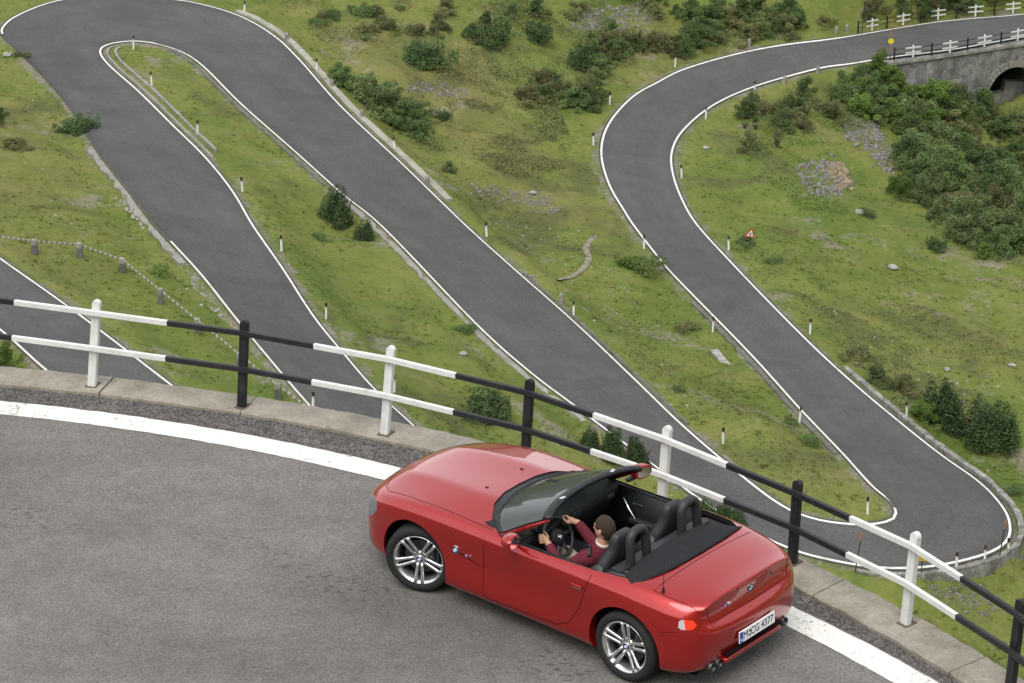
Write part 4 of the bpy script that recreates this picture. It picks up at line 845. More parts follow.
# control cage of the left half: per station x, then (y, z) from sill to centre line; optional x shifts for the curved ends
ST = [
 (2.02, [(.46,.19),(.60,.20),(.645,.27),(.655,.37),(.655,.46),(.650,.55),(.625,.64),(.575,.695),(.505,.715),(.30,.745),(0,.755)]),
 (1.90, [(.54,.165),(.735,.18),(.775,.27),(.782,.39),(.778,.50),(.768,.615),(.745,.705),(.685,.765),(.605,.785),(.335,.855),(0,.868)]),
 (1.66, [(.58,.155),(.81,.175),(.845,.27),(.848,.41),(.845,.55),(.840,.69),(.818,.775),(.762,.826),(.682,.842),(.36,.922),(0,.912)]),
 (1.25, [(.60,.155),(.835,.175),(.870,.27),(.875,.42),(.874,.58),(.870,.73),(.858,.818),(.818,.898),(.742,.908),(.37,.963),(0,.950)]),
 (.85, [(.62,.15),(.825,.17),(.864,.265),(.850,.42),(.842,.58),(.856,.735),(.852,.825),(.815,.905),(.748,.915),(.38,.984),(0,.970)]),
 (.45, [(.62,.15),(.82,.17),(.862,.265),(.845,.42),(.836,.58),(.846,.735),(.844,.826),(.812,.892),(.75,.906),(.39,.985),(0,.99)]),
 (.0, [(.62,.15),(.82,.17),(.862,.265),(.843,.42),(.834,.58),(.845,.735),(.842,.825),(.808,.888),(.74,.902),(.39,.94),(0,.95)]),
 (-.45, [(.62,.15),(.82,.17),(.864,.265),(.848,.42),(.844,.58),(.854,.735),(.848,.835),(.808,.903),(.74,.916),(.39,.95),(0,.96)]),
 (-.85, [(.62,.15),(.83,.17),(.870,.27),(.868,.42),(.870,.58),(.876,.72),(.862,.845),(.808,.922),(.73,.940),(.39,.975),(0,.985)]),
 (-1.25, [(.60,.16),(.85,.18),(.888,.28),(.892,.42),(.894,.58),(.888,.73),(.862,.852),(.795,.942),(.70,.966),(.38,.995),(0,1.003)]),
 (-1.60, [(.58,.17),(.83,.20),(.868,.30),(.870,.42),(.868,.57),(.858,.70),(.832,.815),(.765,.912),(.68,.940),(.37,.970),(0,.980)]),
 (-1.84, [(.54,.20),(.765,.225),(.805,.31),(.812,.43),(.812,.56),(.802,.675),(.782,.775),(.73,.868),(.66,.905),(.37,.938),(0,.948)]),
 (-1.95, [(.46,.245),(.66,.26),(.70,.34),(.705,.45),(.705,.56),(.70,.655),(.695,.735),(.67,.805),(.625,.895),(.36,.940),(0,.950)])]
TX = [.02, .0, -.02, -.03, -.035, -.03, .0, .01, .0, -.03, -.045]                      # x shift of the last station
TC = [(-1.94,.245),(-1.965,.275),(-2.015,.35),(-2.04,.45),(-2.05,.56),(-2.05,.645),(-1.985,.70),(-1.965,.80)]   # tail centre line below the lip
NCN = [(1.98,.19),(2.03,.20),(2.06,.27),(2.075,.37),(2.075,.46),(2.07,.535),(2.075,.645),(2.06,.70)]
def cage():
    bm = bmesh.new(); rows = []
    for si, (x, pts) in enumerate(ST):
        row = []
        for sgn_ in (1, -1):
            r_ = []
            for j, (y, z) in enumerate(pts):
                xx = x + (TX[j] if si == len(ST) - 1 else 0) + ((.045 * (1 - (y / .65) ** 2)) if si == 0 else 0) + (.02 * (1 - (y / .78) ** 2) if si == 1 else 0)
                r_.append(row[0][j] if (sgn_ < 0 and j == 10) else bm.verts.new((xx, y * sgn_, z)))
            row.append(r_)
        rows.append(row)
    for A, B in zip(rows, rows[1:]):
        for s in (0, 1):
            for j in range(10):
                q = (A[s][j], A[s][j + 1], B[s][j + 1], B[s][j]); bm.faces.new(q if s else q[::-1])
    for ring, cl, yy, dx in ((rows[0], NCN, .34, -.012), (rows[-1], TC, .40, .018)):
        c = [bm.verts.new((x, 0, z)) for x, z in cl] + [ring[0][10]]
        for s in (0, 1):
            m = [bm.verts.new((x + dx, yy * (1 - 2 * s), z)) for x, z in cl] + [ring[s][9]]
            for j in range(8):
                for a, b in ((ring[s], m), (m, c)):
                    bm.faces.new((a[j], a[j + 1], b[j + 1], b[j]))
    bmesh.ops.recalc_face_normals(bm, faces=bm.faces)
    cl = bm.edges.layers.float.get('crease_edge') or bm.edges.layers.float.new('crease_edge')
    def cr(a, b, v):
        e = bm.edges.get((a, b))
        if e: e[cl] = v
    for s in (0, 1):
        for A, B in zip(rows, rows[1:]): cr(A[s][6], B[s][6], .6)
        for q in (1, 2, 3, 4): cr(rows[q][s][9], rows[q + 1][s][9], .8)
        T = rows[-1][s]
        for a, b in ((T[8], T[9]), (T[9], T[10]), (T[7], T[8])): cr(a, b, .6)
    me = bpy.data.meshes.new('cage'); bm.to_mesh(me); bm.free(); o = bpy.data.objects.new('cage', me); COL.objects.link(o)
    md = o.modifiers.new('s', 'SUBSURF'); md.levels = md.render_levels = 3
    dg = bpy.context.evaluated_depsgraph_get(); ev = bpy.data.meshes.new_from_object(o.evaluated_get(dg)); bpy.data.objects.remove(o); return ev
ev = cage(); bm = bmesh.new(); bm.from_mesh(ev); bmesh.ops.recalc_face_normals(bm, faces=bm.faces)
if sum(f.normal.z for f in bm.faces if f.calc_center_median().z > .8) < 0: bmesh.ops.reverse_faces(bm, faces=bm.faces)
BV = BVHTree.FromBMesh(bm)
mark = bm.faces.layers.int.new('mark'); panel = bm.faces.layers.int.new('panel')
X_, Y_, Z_ = Vector((1, 0, 0)), Vector((0, 1, 0)), Vector((0, 0, 1))
def carve(poly, e1, e2, sel):
    poly = list(poly); a = sum(poly[i][0] * poly[(i + 1) % len(poly)][1] - poly[(i + 1) % len(poly)][0] * poly[i][1] for i in range(len(poly)))
    if a < 0: poly = poly[::-1]
    for f in bm.faces: f[mark] = 1 if sel(f.calc_center_median(), f.normal) else 0
    for i in range(len(poly)):
        (x0, y0), (x1, y1) = poly[i], poly[(i + 1) % len(poly)]; no = e1 * (y1 - y0) - e2 * (x1 - x0); no.normalize(); co = e1 * x0 + e2 * y0
        fs = [f for f in bm.faces if f[mark] == 1]; g = list({e for f in fs for e in f.edges}); v = list({q for f in fs for q in f.verts})
        bmesh.ops.bisect_plane(bm, geom=fs + g + v, dist=1e-5, plane_co=co, plane_no=no)
        for f in bm.faces:
            if f[mark] == 1 and (f.calc_center_median() - co).dot(no) > 0: f[mark] = 0
    return [f for f in bm.faces if f[mark] == 1]
def circ(cx, cz, r, n=32): return [(cx + r * math.cos(2 * math.pi * k / n), cz + r * math.sin(2 * math.pi * k / n)) for k in range(n)]
COCK = [(.70, 0), (.685, .22), (.615, .45), (.475, .635), (.26, .785), (.10, .792), (-.86, .775), (-1.20, .735), (-1.34, .66), (-1.42, .40), (-1.44, 0)]
COCKF = COCK + [(x, -y) for x, y in COCK[-2:0:-1]]
dead = []
for s in (1, -1):
    for cx, r in ((1.2485, .398), (-1.2485, .390)):
        fs = carve(circ(cx, .337, r), X_, Z_, lambda c, n, s=s: c.y * s > .45 and c.z < .78); bmesh.ops.delete(bm, geom=fs, context='FACES')
fs = carve(COCKF, X_, Y_, lambda c, n: c.z > .7 and n.z > .25 and c.x < .9 and c.x > -1.6); bmesh.ops.delete(bm, geom=fs, context='FACES')
BON = [(1.955, 0), (1.945, .25), (1.90, .44), (1.82, .60), (1.71, .675), (1.25, .735), (.36, .752), (.2, .752)]; BONF = BON + [(x, -y) for x, y in BON[::-1][:-1]]
for f in carve(BONF, X_, Y_, lambda c, n: c.z > .62 and n.z > .2 and c.x > .25): f[panel] = 1
DOOR = [(.40, 1.05), (.40, .27), (.34, .245), (-.48, .285), (-.62, .36), (-.74, .55), (-.81, .76), (-.85, 1.05)]
for s, pid in ((1, 2), (-1, 3)):
    for f in carve(DOOR, X_, Z_, lambda c, n, s=s: c.y * s > .70 and c.z > .2): f[panel] = pid
LID = [(-1.475, .735), (-1.60, .728), (-1.90, .672), (-2.1, .60)]; LIDF = LID + [(x, -y) for x, y in LID[::-1]]
for f in carve(LIDF, X_, Y_, lambda c, n: c.z > .83 and c.x < -1.3): f[panel] = 4
for f in carve([(-.56, .712), (.56, .712), (.64, .90), (-.64, .90)], Y_, Z_, lambda c, n: c.x < -1.90 and n.x < -.3 and c.z > .68): f[panel] = 4
for s, pid in ((1, 5), (-1, 6)):
    for f in carve([(1.98, .63), (1.92, .545), (1.83, .575), (1.76, .665), (1.78, .745), (1.87, .745), (1.97, .70)], X_, Z_, lambda c, n, s=s: c.y * s > .45 and c.x > 1.6 and c.z > .5): f[panel] = pid
    d = Vector((-.75, -.66 * s, 0)).normalized(); c0 = Vector((-1.86, .76 * s, 0)); b0 = c0.dot(d)
    P_ = lambda q: [(b0 + a, z) for a, z in q]
    for f in carve(P_([(-.075, .71), (-.07, .765), (-.045, .78), (.05, .778), (.085, .735), (.05, .70), (-.05, .692)]), d, Z_, lambda c, n, s=s: c.y * s > .55 and c.x < -1.6 and c.z > .6): f[panel] = pid + 2
    for f in carve(P_([(-.1, .68), (-.1, .80), (-.032, .80), (-.012, .68)]), d, Z_, lambda c, n, s=s: c.y * s > .55 and c.x < -1.6 and c.z > .6):
        if f[panel] == pid + 2: f[panel] = pid + 4
for s in (1, -1):
    for f in carve([(.06 * s, .47), (.24 * s, .48), (.27 * s, .55), (.22 * s, .60), (.07 * s, .60)], Y_, Z_, lambda c, n: c.x > 1.9): f[panel] = 11
for f in carve([(-.45, .22), (.45, .22), (.50, .30), (.42, .38), (-.42, .38), (-.50, .30)], Y_, Z_, lambda c, n: c.x > 1.9): f[panel] = 11
# turn the arch and cockpit edges inwards
for e in [e for e in bm.edges if len(e.link_faces) == 1]: pass
bm.normal_update()
def bound(sel): return [e for e in bm.edges if len(e.link_faces) == 1 and sel((e.verts[0].co + e.verts[1].co) / 2)]
for sel, mv in ((lambda c: c.z < .75 and c.y > .5, Vector((0, -.09, 0))), (lambda c: c.z < .75 and c.y < -.5, Vector((0, .09, 0))), (lambda c: c.z > .75, Vector((0, 0, -.05)))):
    es = bound(sel); r_ = bmesh.ops.extrude_edge_only(bm, edges=es)
    for v in [g for g in r_['geom'] if isinstance(g, bmesh.types.BMVert)]: v.co += mv
    for f in [g for g in r_['geom'] if isinstance(g, bmesh.types.BMFace)]: f[panel] = 20 if mv.y else 21
bm.verts.index_update(); bm.faces.ensure_lookup_table()
def take(pid, name, mat, parent, keepn=True):
    fs = [f for f in bm.faces if f[panel] in (pid if isinstance(pid, tuple) else (pid,))]; mp = {}; V = []; N = []; F = []
    for f in fs:
        q = []
        for v in f.verts:
            if v.index not in mp: mp[v.index] = len(V); V.append(v.co.copy()); N.append(v.normal.copy())
            q.append(mp[v.index])
        F.append(q)
    o = mobj(name, V, F, mat, parent, True)
    if keepn and pid not in (20, 21): o.data.normals_split_custom_set_from_vertices([tuple(n) for n in N])
    return o
# normals of the outer skin only (ignore the turned edges)
for v in bm.verts:
    n = Vector((0, 0, 0))
    for f in v.link_faces:
        if f[panel] < 20: n += f.normal * f.calc_area()
    if n.length > 0: v.normal = n.normalized()
body = take(0, 'body', M['paint'], CAR); take(20, 'wheel_arch_lip', M['paint'], body); take(21, 'cockpit_rim', M['trim'], body)
bonnet = take(1, 'bonnet', M['paint'], CAR); doorL = take(2, 'door', M['paint'], CAR); doorR = take(3, 'door', M['paint'], CAR); lid = take(4, 'boot_lid', M['paint'], CAR)
for p_ in (5, 6): take(p_, 'headlight', M['lamp_glass'], CAR)
for p_ in (7, 8):
    t_ = take(p_, 'tail_light', M['tail_red'], CAR); take(p_ + 2, 'clear_lens', M['clear_lens'], t_)
take(11, 'grille', M['trim'], CAR); bm.free()
def on_side(x, z, s=1, off=.0):
    h = BV.ray_cast(Vector((x, 1.5 * s, z)), Vector((0, -s, 0))); return (h[0] + h[1] * off, h[1]) if h[0] else (Vector((x, .86 * s, z)), Vector((0, s, 0)))
def on_top(x, y, off=.0):
    h = BV.ray_cast(Vector((x, y, 2)), Vector((0, 0, -1))); return (h[0] + h[1] * off, h[1]) if h[0] else (Vector((x, y, .9)), Z_)
def on_tail(y, z, off=0.):
    h = BV.ray_cast(Vector((-3, y, z)), Vector((1, 0, 0))); return (h[0] + h[1] * off, h[1]) if h[0] else (Vector((-2, y, z)), -X_)
# shut lines
def groove(pts, parent=None, r=.0030):
    b = bmesh.new(); add_tube(b, pts, r, 6); return bobj('shut_line', b, M['gap'], parent or body, True)
def dens(P, n=8): return [tuple(q) for q in np.concatenate([np.linspace(P[i], P[i + 1], n, endpoint=False) for i in range(len(P) - 1)] + [np.array([P[-1]])])]
for s in (1, -1):
    groove([on_side(x, z, s)[0] for x, z in dens([(.40, .86), (.40, .27), (.34, .245), (-.48, .285), (-.62, .36), (-.74, .55), (-.81, .76), (-.845, .90)], 7)])
    groove([on_top(x, y * s)[0] for x, y in dens(BON[:7], 8)]); groove([on_top(x, y * s)[0] for x, y in dens([(-1.475, 0), (-1.475, .735), (-1.60, .728), (-1.90, .672)], 8)])
    groove([on_tail(y * s, z)[0] for y, z in dens([(.60, .88), (.56, .712), (0, .712)], 8)])
    groove([on_side(x, z, s)[0] for x, z in dens([(-1.63, .62), (-1.78, .665)], 6)], r=.0022)
# wheel wells
for x in (1.2485, -1.2485):
    for s in (1, -1):
        b = bmesh.new(); add_lathe(b, [(0, .0), (.395, 0), (.395, .30)], Matrix.Translation((x, .52 * s, .337)) @ Matrix.Rotation(R(-90 * s), 4, 'X'), 32); bmesh.ops.bisect_plane(b, geom=b.verts[:] + b.edges[:] + b.faces[:], plane_co=(0, 0, .19), plane_no=(0, 0, -1), clear_outer=True); bobj('wheel_well', b, M['carpet'], body, recalc=False)
b = bmesh.new(); add_box(b, (0, 0, .20), (3.7, 1.24, .06), None, .02); bobj('underbody', b, M['carpet'], CAR)

def roundel(parent, loc, normal, r, up=Z_, name='badge'):
    n = normal.normalized(); u = (up - n * up.dot(n)).normalized(); t = u.cross(n); Mx = Matrix(((t.x, u.x, n.x, loc.x), (t.y, u.y, n.y, loc.y), (t.z, u.z, n.z, loc.z), (0, 0, 0, 1)))
    b = bmesh.new(); add_lathe(b, [(0, -.006), (r, -.006), (r, .004), (r * .92, .006), (0, .006)], Mx, 24); o = bobj(name, b, M['chrome'], parent)
    b = bmesh.new(); add_lathe(b, [(r * .90, .0065), (r * .90, .0072), (r * .58, .0072), (r * .58, .0065)], Mx, 24); bobj('black_ring', b, M['ink'], o)
    for q in range(4):
        b = bmesh.new(); add_prism(b, [(0, 0)] + [(r * .57 * math.cos(a), r * .57 * math.sin(a)) for a in np.linspace(math.pi / 2 * q, math.pi / 2 * (q + 1), 7)], .0015, Mx @ Matrix.Translation((0, 0, .0065))); bobj('blue_quarter' if q % 2 else 'white_quarter', b, M['badge_blue' if q % 2 else 'badge_white'], o)
    return o
def text_mesh(txt, size, depth, mat, parent, Mx, name):
    cu = bpy.data.curves.new(name, 'FONT'); cu.body = txt; cu.size = size; cu.extrude = depth; cu.align_x = 'CENTER'; cu.align_y = 'CENTER'; cu.offset = .0; o = bpy.data.objects.new('t', cu); COL.objects.link(o)
    me = bpy.data.meshes.new_from_object(o.evaluated_get(bpy.context.evaluated_depsgraph_get())); bpy.data.objects.remove(o); me.transform(Mx); return link(name, me, mat, parent)
def badge_m(parent, p, n, w, up=Z_):
    n = n.normalized(); u = (up - n * up.dot(n)).normalized(); t = u.cross(n); Mx = Matrix(((t.x, u.x, n.x, p.x), (t.y, u.y, n.y, p.y), (t.z, u.z, n.z, p.z), (0, 0, 0, 1))) @ Matrix.Translation((0, 0, .003))
    b = bmesh.new(); sk = .35; h = w * .36
    def bar(x0, wd): add_prism(b, [(x0 - h * sk / 2, -h / 2), (x0 + wd - h * sk / 2, -h / 2), (x0 + wd + h * sk / 2, h / 2), (x0 + h * sk / 2, h / 2)], .004, Mx)
    for i, c in enumerate(('badge_light_blue', 'badge_blue', 'badge_red')):
        b = bmesh.new(); bar(-w / 2 + i * w * .13, w * .12); o = bobj('stripe', b, M[c], parent)
    text_mesh('M', w * .55, .003, M['chrome'], parent, Mx @ Matrix.Translation((w * .22, 0, 0)) @ Matrix.Shear('XY', 4, (.3, 0)) , 'letter_badge')
for s in (1, -1):
    p, n = on_side(.735, .615, s, .002); roundel(body, p, Vector((0, s, 0)), .042); p, n = on_side(.575, .60, s, .002); badge_m(body, p, Vector((0, s, 0)), .075)
    # gill crease: a dark slit running forwards from the badge, and the slanted slash behind it
    b = bmesh.new(); add_tube(b, [on_side(x, z, s, .001)[0] for x, z in ((.70, .60), (.60, .578), (.50, .556), (.43, .54))], [.005, .005, .003, .001], 6); bobj('side_gill', b, M['gap'], body, True)
p, n = on_tail(0, .835, .002); roundel(lid, p, n, .041); p, n = on_tail(.32, .80, .002); badge_m(lid, p, n, .085)
p, n = on_tail(-.33, .84, .003); b = bmesh.new(); add_lathe(b, [(0, 0), (.014, 0), (.012, .004), (0, .004)], Matrix.Translation(p) @ n.to_track_quat('Z', 'Y').to_matrix().to_4x4(), 12); bobj('lock', b, M['dark_metal'], lid)
b = bmesh.new()
pts = [on_tail(y, .905, .002)[0] for y in np.linspace(-.20, .20, 9)]; add_tube(b, pts, .011, 6); bobj('high_brake_light', b, M['tail_dark'], lid)
# number plate
pl = empty('number_plate', (-2.058, 0, .467), rot=(0, R(3), 0)); pl.parent = CAR
b = bmesh.new(); add_box(b, (0, 0, 0), (.012, .52, .112), None, .003); bobj('plate', b, M['white_plate'], pl)
b = bmesh.new(); add_box(b, (-.0068, .236, 0), (.004, .042, .104)); bobj('blue_band', b, M['plate_blue'], pl)
PM = Matrix(((0, 0, -1, -.007), (-1, 0, 0, 0), (0, 1, 0, 0), (0, 0, 0, 1)))
for tx, y in (('M', .172), ('CG', .035), ('4377', -.145)): text_mesh(tx, .098, .001, M['ink'], pl, PM @ Matrix.Translation((-y, 0, 0)) @ Matrix.Diagonal((.92 if tx != 'M' else 1.0, 1.02, 1, 1)), 'lettering')
for z in (.02, -.022):
    b = bmesh.new(); add_lathe(b, [(0, 0), (.012, 0), (.012, .003), (0, .003)], Matrix.Translation((-.007, .112, z)) @ Matrix.Rotation(R(-90), 4, 'Y'), 12); bobj('seal', b, M['ink'], pl)
b = bmesh.new(); add_box(b, (-.0075, .237, -.025), (.003, .016, .022)); bobj('country_letter', b, M['badge_white'], pl)
# dark recess and lower diffuser edge, exhausts
b = bmesh.new(); add_box(b, (-2.02, 0, .345), (.05, .80, .022), None, .008); bobj('rear_slot', b, M['gap'], CAR); b = bmesh.new(); add_box(b, (-1.985, 0, .285), (.09, .82, .05), None, .02); bobj('rear_diffuser', b, M['paint'], CAR, True)
for s in (1, -1):
    for y in (.435, .535):
        b = bmesh.new(); add_lathe(b, [(.036, -.16), (.042, -.02), (.046, .02), (.042, .024), (.037, .015), (.034, -.10), (0, -.10)], Matrix.Translation((-1.965, y * s, .265)) @ Matrix.Rotation(R(-90), 4, 'Y'), 18); bobj('exhaust_pipe', b, M['dark_metal'], CAR, True)
# door handles, mirrors, washer jets, antenna
for s, d_ in ((1, doorL), (-1, doorR)):
    p0, n0 = on_side(-.66, .765, s, .012); p1, n1 = on_side(-.78, .765, s, .012); b = bmesh.new(); add_bar(b, p0, p1, .020, .030, .008); h_ = bobj('handle', b, M['paint'], d_, True)
    q0, q1 = on_side(-.655, .742, s, .004)[0], on_side(-.77, .742, s, .004)[0]; b = bmesh.new(); add_bar(b, q0, q1, .008, .012, .003); bobj('handle_strip', b, M['chrome'], h_)
    c = Vector((-.015, .93 * s, .985)); b = bmesh.new(); bmesh.ops.create_uvsphere(b, u_segments=28, v_segments=16, radius=1)
    for v in b.verts:
        x, y, z = v.co; g = lambda a, e: math.copysign(abs(a) ** e, a); x = g(x, .8); x = max(x, -.30); v.co = c + Vector((x * .10 - y * s * .02, g(y, .75) * .098, g(z, .8) * .066))
    mi = bobj('mirror', b, M['paint'], CAR, True); b = bmesh.new(); add_prism(b, [(.078 * math.copysign(abs(math.cos(a)) ** .7, math.cos(a)), .048 * math.copysign(abs(math.sin(a)) ** .7, math.sin(a))) for a in np.linspace(0, 2 * math.pi, 25)[:-1]], .004, Matrix.Translation(c + Vector((-.030, 0, 0))) @ Matrix.Rotation(R(11 * s), 4, 'Z') @ Matrix.Rotation(R(-90), 4, 'Y') @ Matrix.Rotation(R(90), 4, 'Z')); bobj('mirror_glass', b, M['chrome'], mi)
    b = bmesh.new(); add_bar(b, (.06, .80 * s, .915), (.0, .90 * s, .945), .05, .03, .01); bobj('mirror_arm', b, M['trim'], mi)
    p, n = on_top(.875, .25 * s, .003); b = bmesh.new(); add_box(b, p, (.03, .022, .010), None, .004); bobj('washer_jet', b, M['trim'], bonnet)
p, n = on_top(-1.55, .705); b = bmesh.new(); add_tube(b, [p, p + Vector((-.004, 0, .045))], [.017, .009], 8); an = bobj('antenna', b, M['trim'], CAR); b = bmesh.new(); add_tube(b, [p + Vector((0, 0, .03)), p + Vector((.03, -.05, .30))], [.004, .0025], 6); bobj('rod', b, M['trim'], an)

# windscreen: cowl, glass, frame
OUT = [(.70, 0), (.685, .22), (.615, .45), (.475, .635), (.26, .785)]
GB = [Vector(q) for q in ((.60, 0, .985), (.585, .22, .982), (.52, .45, .968), (.42, .62, .948), (.26, .765, .918))]; GT = [Vector(q) for q in ((-.075, 0, 1.232), (-.085, .20, 1.229), (-.11, .40, 1.218), (-.145, .55, 1.203), (-.195, .672, 1.178))]
def both(P): return [Vector((p.x, -p.y, p.z)) for p in P[:0:-1]] + P
def fine(P, n=5): return [Vector(q) for q in catmull(P, n)]
gb, gt = fine(both(GB)), fine(both(GT)); co_ = fine(both([Vector((x, y, on_top(x + .02, y)[0].z - .012)) for x, y in OUT]))
n = len(gb)
def strip(name, A, B, mat, parent, rows=8, bulge=0.):
    V = []; F = []
    for k in range(rows + 1):
        t = k / rows
        for i in range(n): V.append(A[i].lerp(B[i], t) + Vector((0, 0, bulge * 4 * t * (1 - t))))
    for k in range(rows):
        for i in range(n - 1): a = k * n + i; F.append((a, a + 1, a + n + 1, a + n))
    return mobj(name, V, F, mat, parent, True)
ws = strip('windscreen', gb, gt, M['glass'], CAR, 8, .012); strip('cowl', co_, [g + Vector((0, 0, -.012)) for g in gb], M['trim'], CAR, 3)
b = bmesh.new(); add_tube(b, [g + Vector((0, 0, .002)) for g in gb], .016, 8); bobj('windscreen_seal', b, M['trim'], ws, True)
b = bmesh.new(); rings = []
for i in range(n):
    t = (gt[min(i + 1, n - 1)] - gt[max(i - 1, 0)]).normalized(); u = (Vector((-1, 0, .0)) - t * Vector((-1, 0, 0)).dot(t)).normalized(); w_ = t.cross(u); w_ = w_ if w_.z > 0 else -w_
    rings.append([b.verts.new(gt[i] + u * a + w_ * c) for a, c in ((-.035, -.012), (-.030, .012), (.0, .022), (.035, .020), (.048, .008), (.046, -.018), (.01, -.03))])
for A, B in zip(rings, rings[1:]):
    for k in range(7): b.faces.new((A[k], A[(k + 1) % 7], B[(k + 1) % 7], B[k]))
b.faces.new(rings[0]); b.faces.new(rings[-1]); hd = bobj('windscreen_header', b, M['trim'], CAR, True)
for s in (1, -1):
    b = bmesh.new(); add_box(b, (-.125, .36 * s, 1.243), (.03, .06, .006), Matrix.Rotation(R(-12 * s), 3, 'Z'), .002); bobj('roof_catch', b, M['chrome'], hd)
    b = bmesh.new(); B0, T0 = Vector((.30, .785 * s, .895)), Vector((-.20, .675 * s, 1.175)); B1, T1_ = Vector((.20, .80 * s, .895)), Vector((-.245, .690 * s, 1.172)); i_ = Vector((0, -.05 * s, -.012))
    vs = [b.verts.new(q) for q in (B0, B1, B1 + i_, B0 + i_, T0, T1_, T1_ + i_ * .8, T0 + i_ * .8)]
    for q in ((0, 1, 5, 4), (1, 2, 6, 5), (2, 3, 7, 6), (3, 0, 4, 7), (0, 3, 2, 1), (4, 5, 6, 7)): b.faces.new([vs[j] for j in q])
    bmesh.ops.bevel(b, geom=b.edges[:], offset=.012, segments=2, affect='EDGES'); bobj('windscreen_pillar', b, M['paint'], CAR, True)
for y0, y1 in ((-.55, .02), (.05, .55)):
    b = bmesh.new(); add_tube(b, [Vector((.60 - .25 * y * y - .035, y, 1.0 - .10 * y * y)) for y in np.linspace(y0, y1, 8)], .008, 6); bobj('wiper', b, M['trim'], CAR)

# folded roof cover
def tonneau():
    A = [(x, y) for x, y in ((-1.15, .69), (-1.07, .40), (-1.05, 0))]; B = [(-1.20, .728), (-1.405, .40), (-1.425, 0)]
    V = []; F = []; m = 25; rows = 9; fa = fine(both([Vector((*a, 0)) for a in A]), 6); fb = fine(both([Vector((-1.25, .70, 0)), Vector((-1.335, .65, 0)), Vector((-1.41, .40, 0)), Vector((-1.43, 0, 0))]), 4); m = len(fa)
    assert len(fb) == m, (len(fa), len(fb))
    for k in range(rows + 1):
        for i in range(m):
            p = fa[i].lerp(fb[i], k / rows); ze = on_top(-1.46, p.y * .95)[0].z - .004; zc = 1.0 - .10 * (p.y / .74) ** 2; t = k / rows; edge = max(0, (abs(p.y) - .62) / .12)
            V.append((p.x, p.y, ze + .014 * math.sin(math.pi * min(1, t * 1.0)) - .05 * max(0, .12 - t) / .12 - .022 * edge))
    for k in range(rows):
        for i in range(m - 1): a = k * m + i; F.append((a, a + 1, a + m + 1, a + m))
    o = mobj('roof_cover', V, F, M['fabric_top'], CAR, True); md = o.modifiers.new('thick', 'SOLIDIFY'); md.thickness = .022; md.offset = -1
tonneau()
b = bmesh.new(); add_box(b, (-1.08, 0, .80), (.30, 1.42, .22), None, .03); bobj('rear_bulkhead', b, M['interior'], CAR)
b = bmesh.new(); add_box(b, (-.98, 0, .90), (.12, 1.30, .06), None, .02); bobj('parcel_shelf', b, M['leather'], CAR)
for y in (.62, .70):
    b = bmesh.new(); add_tube(b, [(-.86, y, .86), (-.95, y - .02, .90), (-1.08, y - .03, .91), (-1.2, y - .03, .90)], .014, 6); bobj('roof_linkage', b, M['dark_metal'], CAR, True)
# interior
b = bmesh.new(); add_box(b, (-.2, 0, .27), (1.9, 1.44, .06)); bobj('floor', b, M['carpet'], CAR)
b = bmesh.new(); add_box(b, (-.25, 0, .42), (1.3, .24, .30), None, .05); bobj('centre_tunnel', b, M['interior'], CAR, True)
b = bmesh.new(); add_lathe(b, [(0, .02), (.012, .02), (.012, .10), (.024, .12), (.027, .14), (.02, .16), (0, .165)], Matrix.Translation((-.18, 0, .56)), 14); bobj('gear_lever', b, M['chrome'], CAR, True)
prof = [(.64, .88), (.45, .935), (.20, .93), (.10, .905), (.07, .86), (.10, .76), (.17, .66), (.22, .50), (.64, .45)]
b = bmesh.new(); add_prism(b, prof, 1.44, Matrix(((1, 0, 0, 0), (0, 0, -1, .72), (0, 1, 0, 0), (0, 0, 0, 1)))); bmesh.ops.bevel(b, geom=b.edges[:], offset=.015, segments=2, affect='EDGES'); dash = bobj('dashboard', b, M['interior'], CAR, True)
b = bmesh.new(); add_lathe(b, [(0, -.16), (.13, -.16), (.15, -.10), (.15, .08), (.13, .10), (.125, .02), (0, .02)], Matrix.Translation((.12, .37, .905)) @ Matrix.Rotation(R(-72), 4, 'Y') @ Matrix.Diagonal((.55, 1.1, 1, 1)), 24); bobj('instrument_hood', b, M['interior'], dash, True)
for y in (.08, -.08, -.58, .62):
    b = bmesh.new(); add_box(b, (.072, y, .835), (.012, .11, .05), None, .004); bobj('air_vent', b, M['dark_metal'], dash)
for s, d_ in ((1, doorL), (-1, doorR)):
    b = bmesh.new(); add_prism(b, [(.34, .28), (.34, .885), (-.80, .905), (-.80, .34), (-.7, .28)], .05, Matrix(((1, 0, 0, 0), (0, 0, 1, .72 * s if s > 0 else -.77), (0, 1, 0, 0), (0, 0, 0, 1)))); bmesh.ops.bevel(b, geom=b.edges[:], offset=.012, segments=2, affect='EDGES'); bobj('door_card', b, M['interior'], d_, True)
    b = bmesh.new(); add_tube(b, [(.02, .705 * s, .80), (-.06, .68 * s, .72), (-.16, .68 * s, .60), (-.20, .70 * s, .55)], .014, 8); bobj('grab_handle', b, M['chrome'], d_, True)
    b = bmesh.new(); add_bar(b, (-.10, .712 * s, .765), (-.20, .712 * s, .76), .012, .018, .004); bobj('inner_handle', b, M['chrome'], d_, True)
    b = bmesh.new(); add_box(b, (-.35, .69 * s, .60), (.55, .07, .06), None, .02); bobj('armrest', b, M['leather'], d_, True)
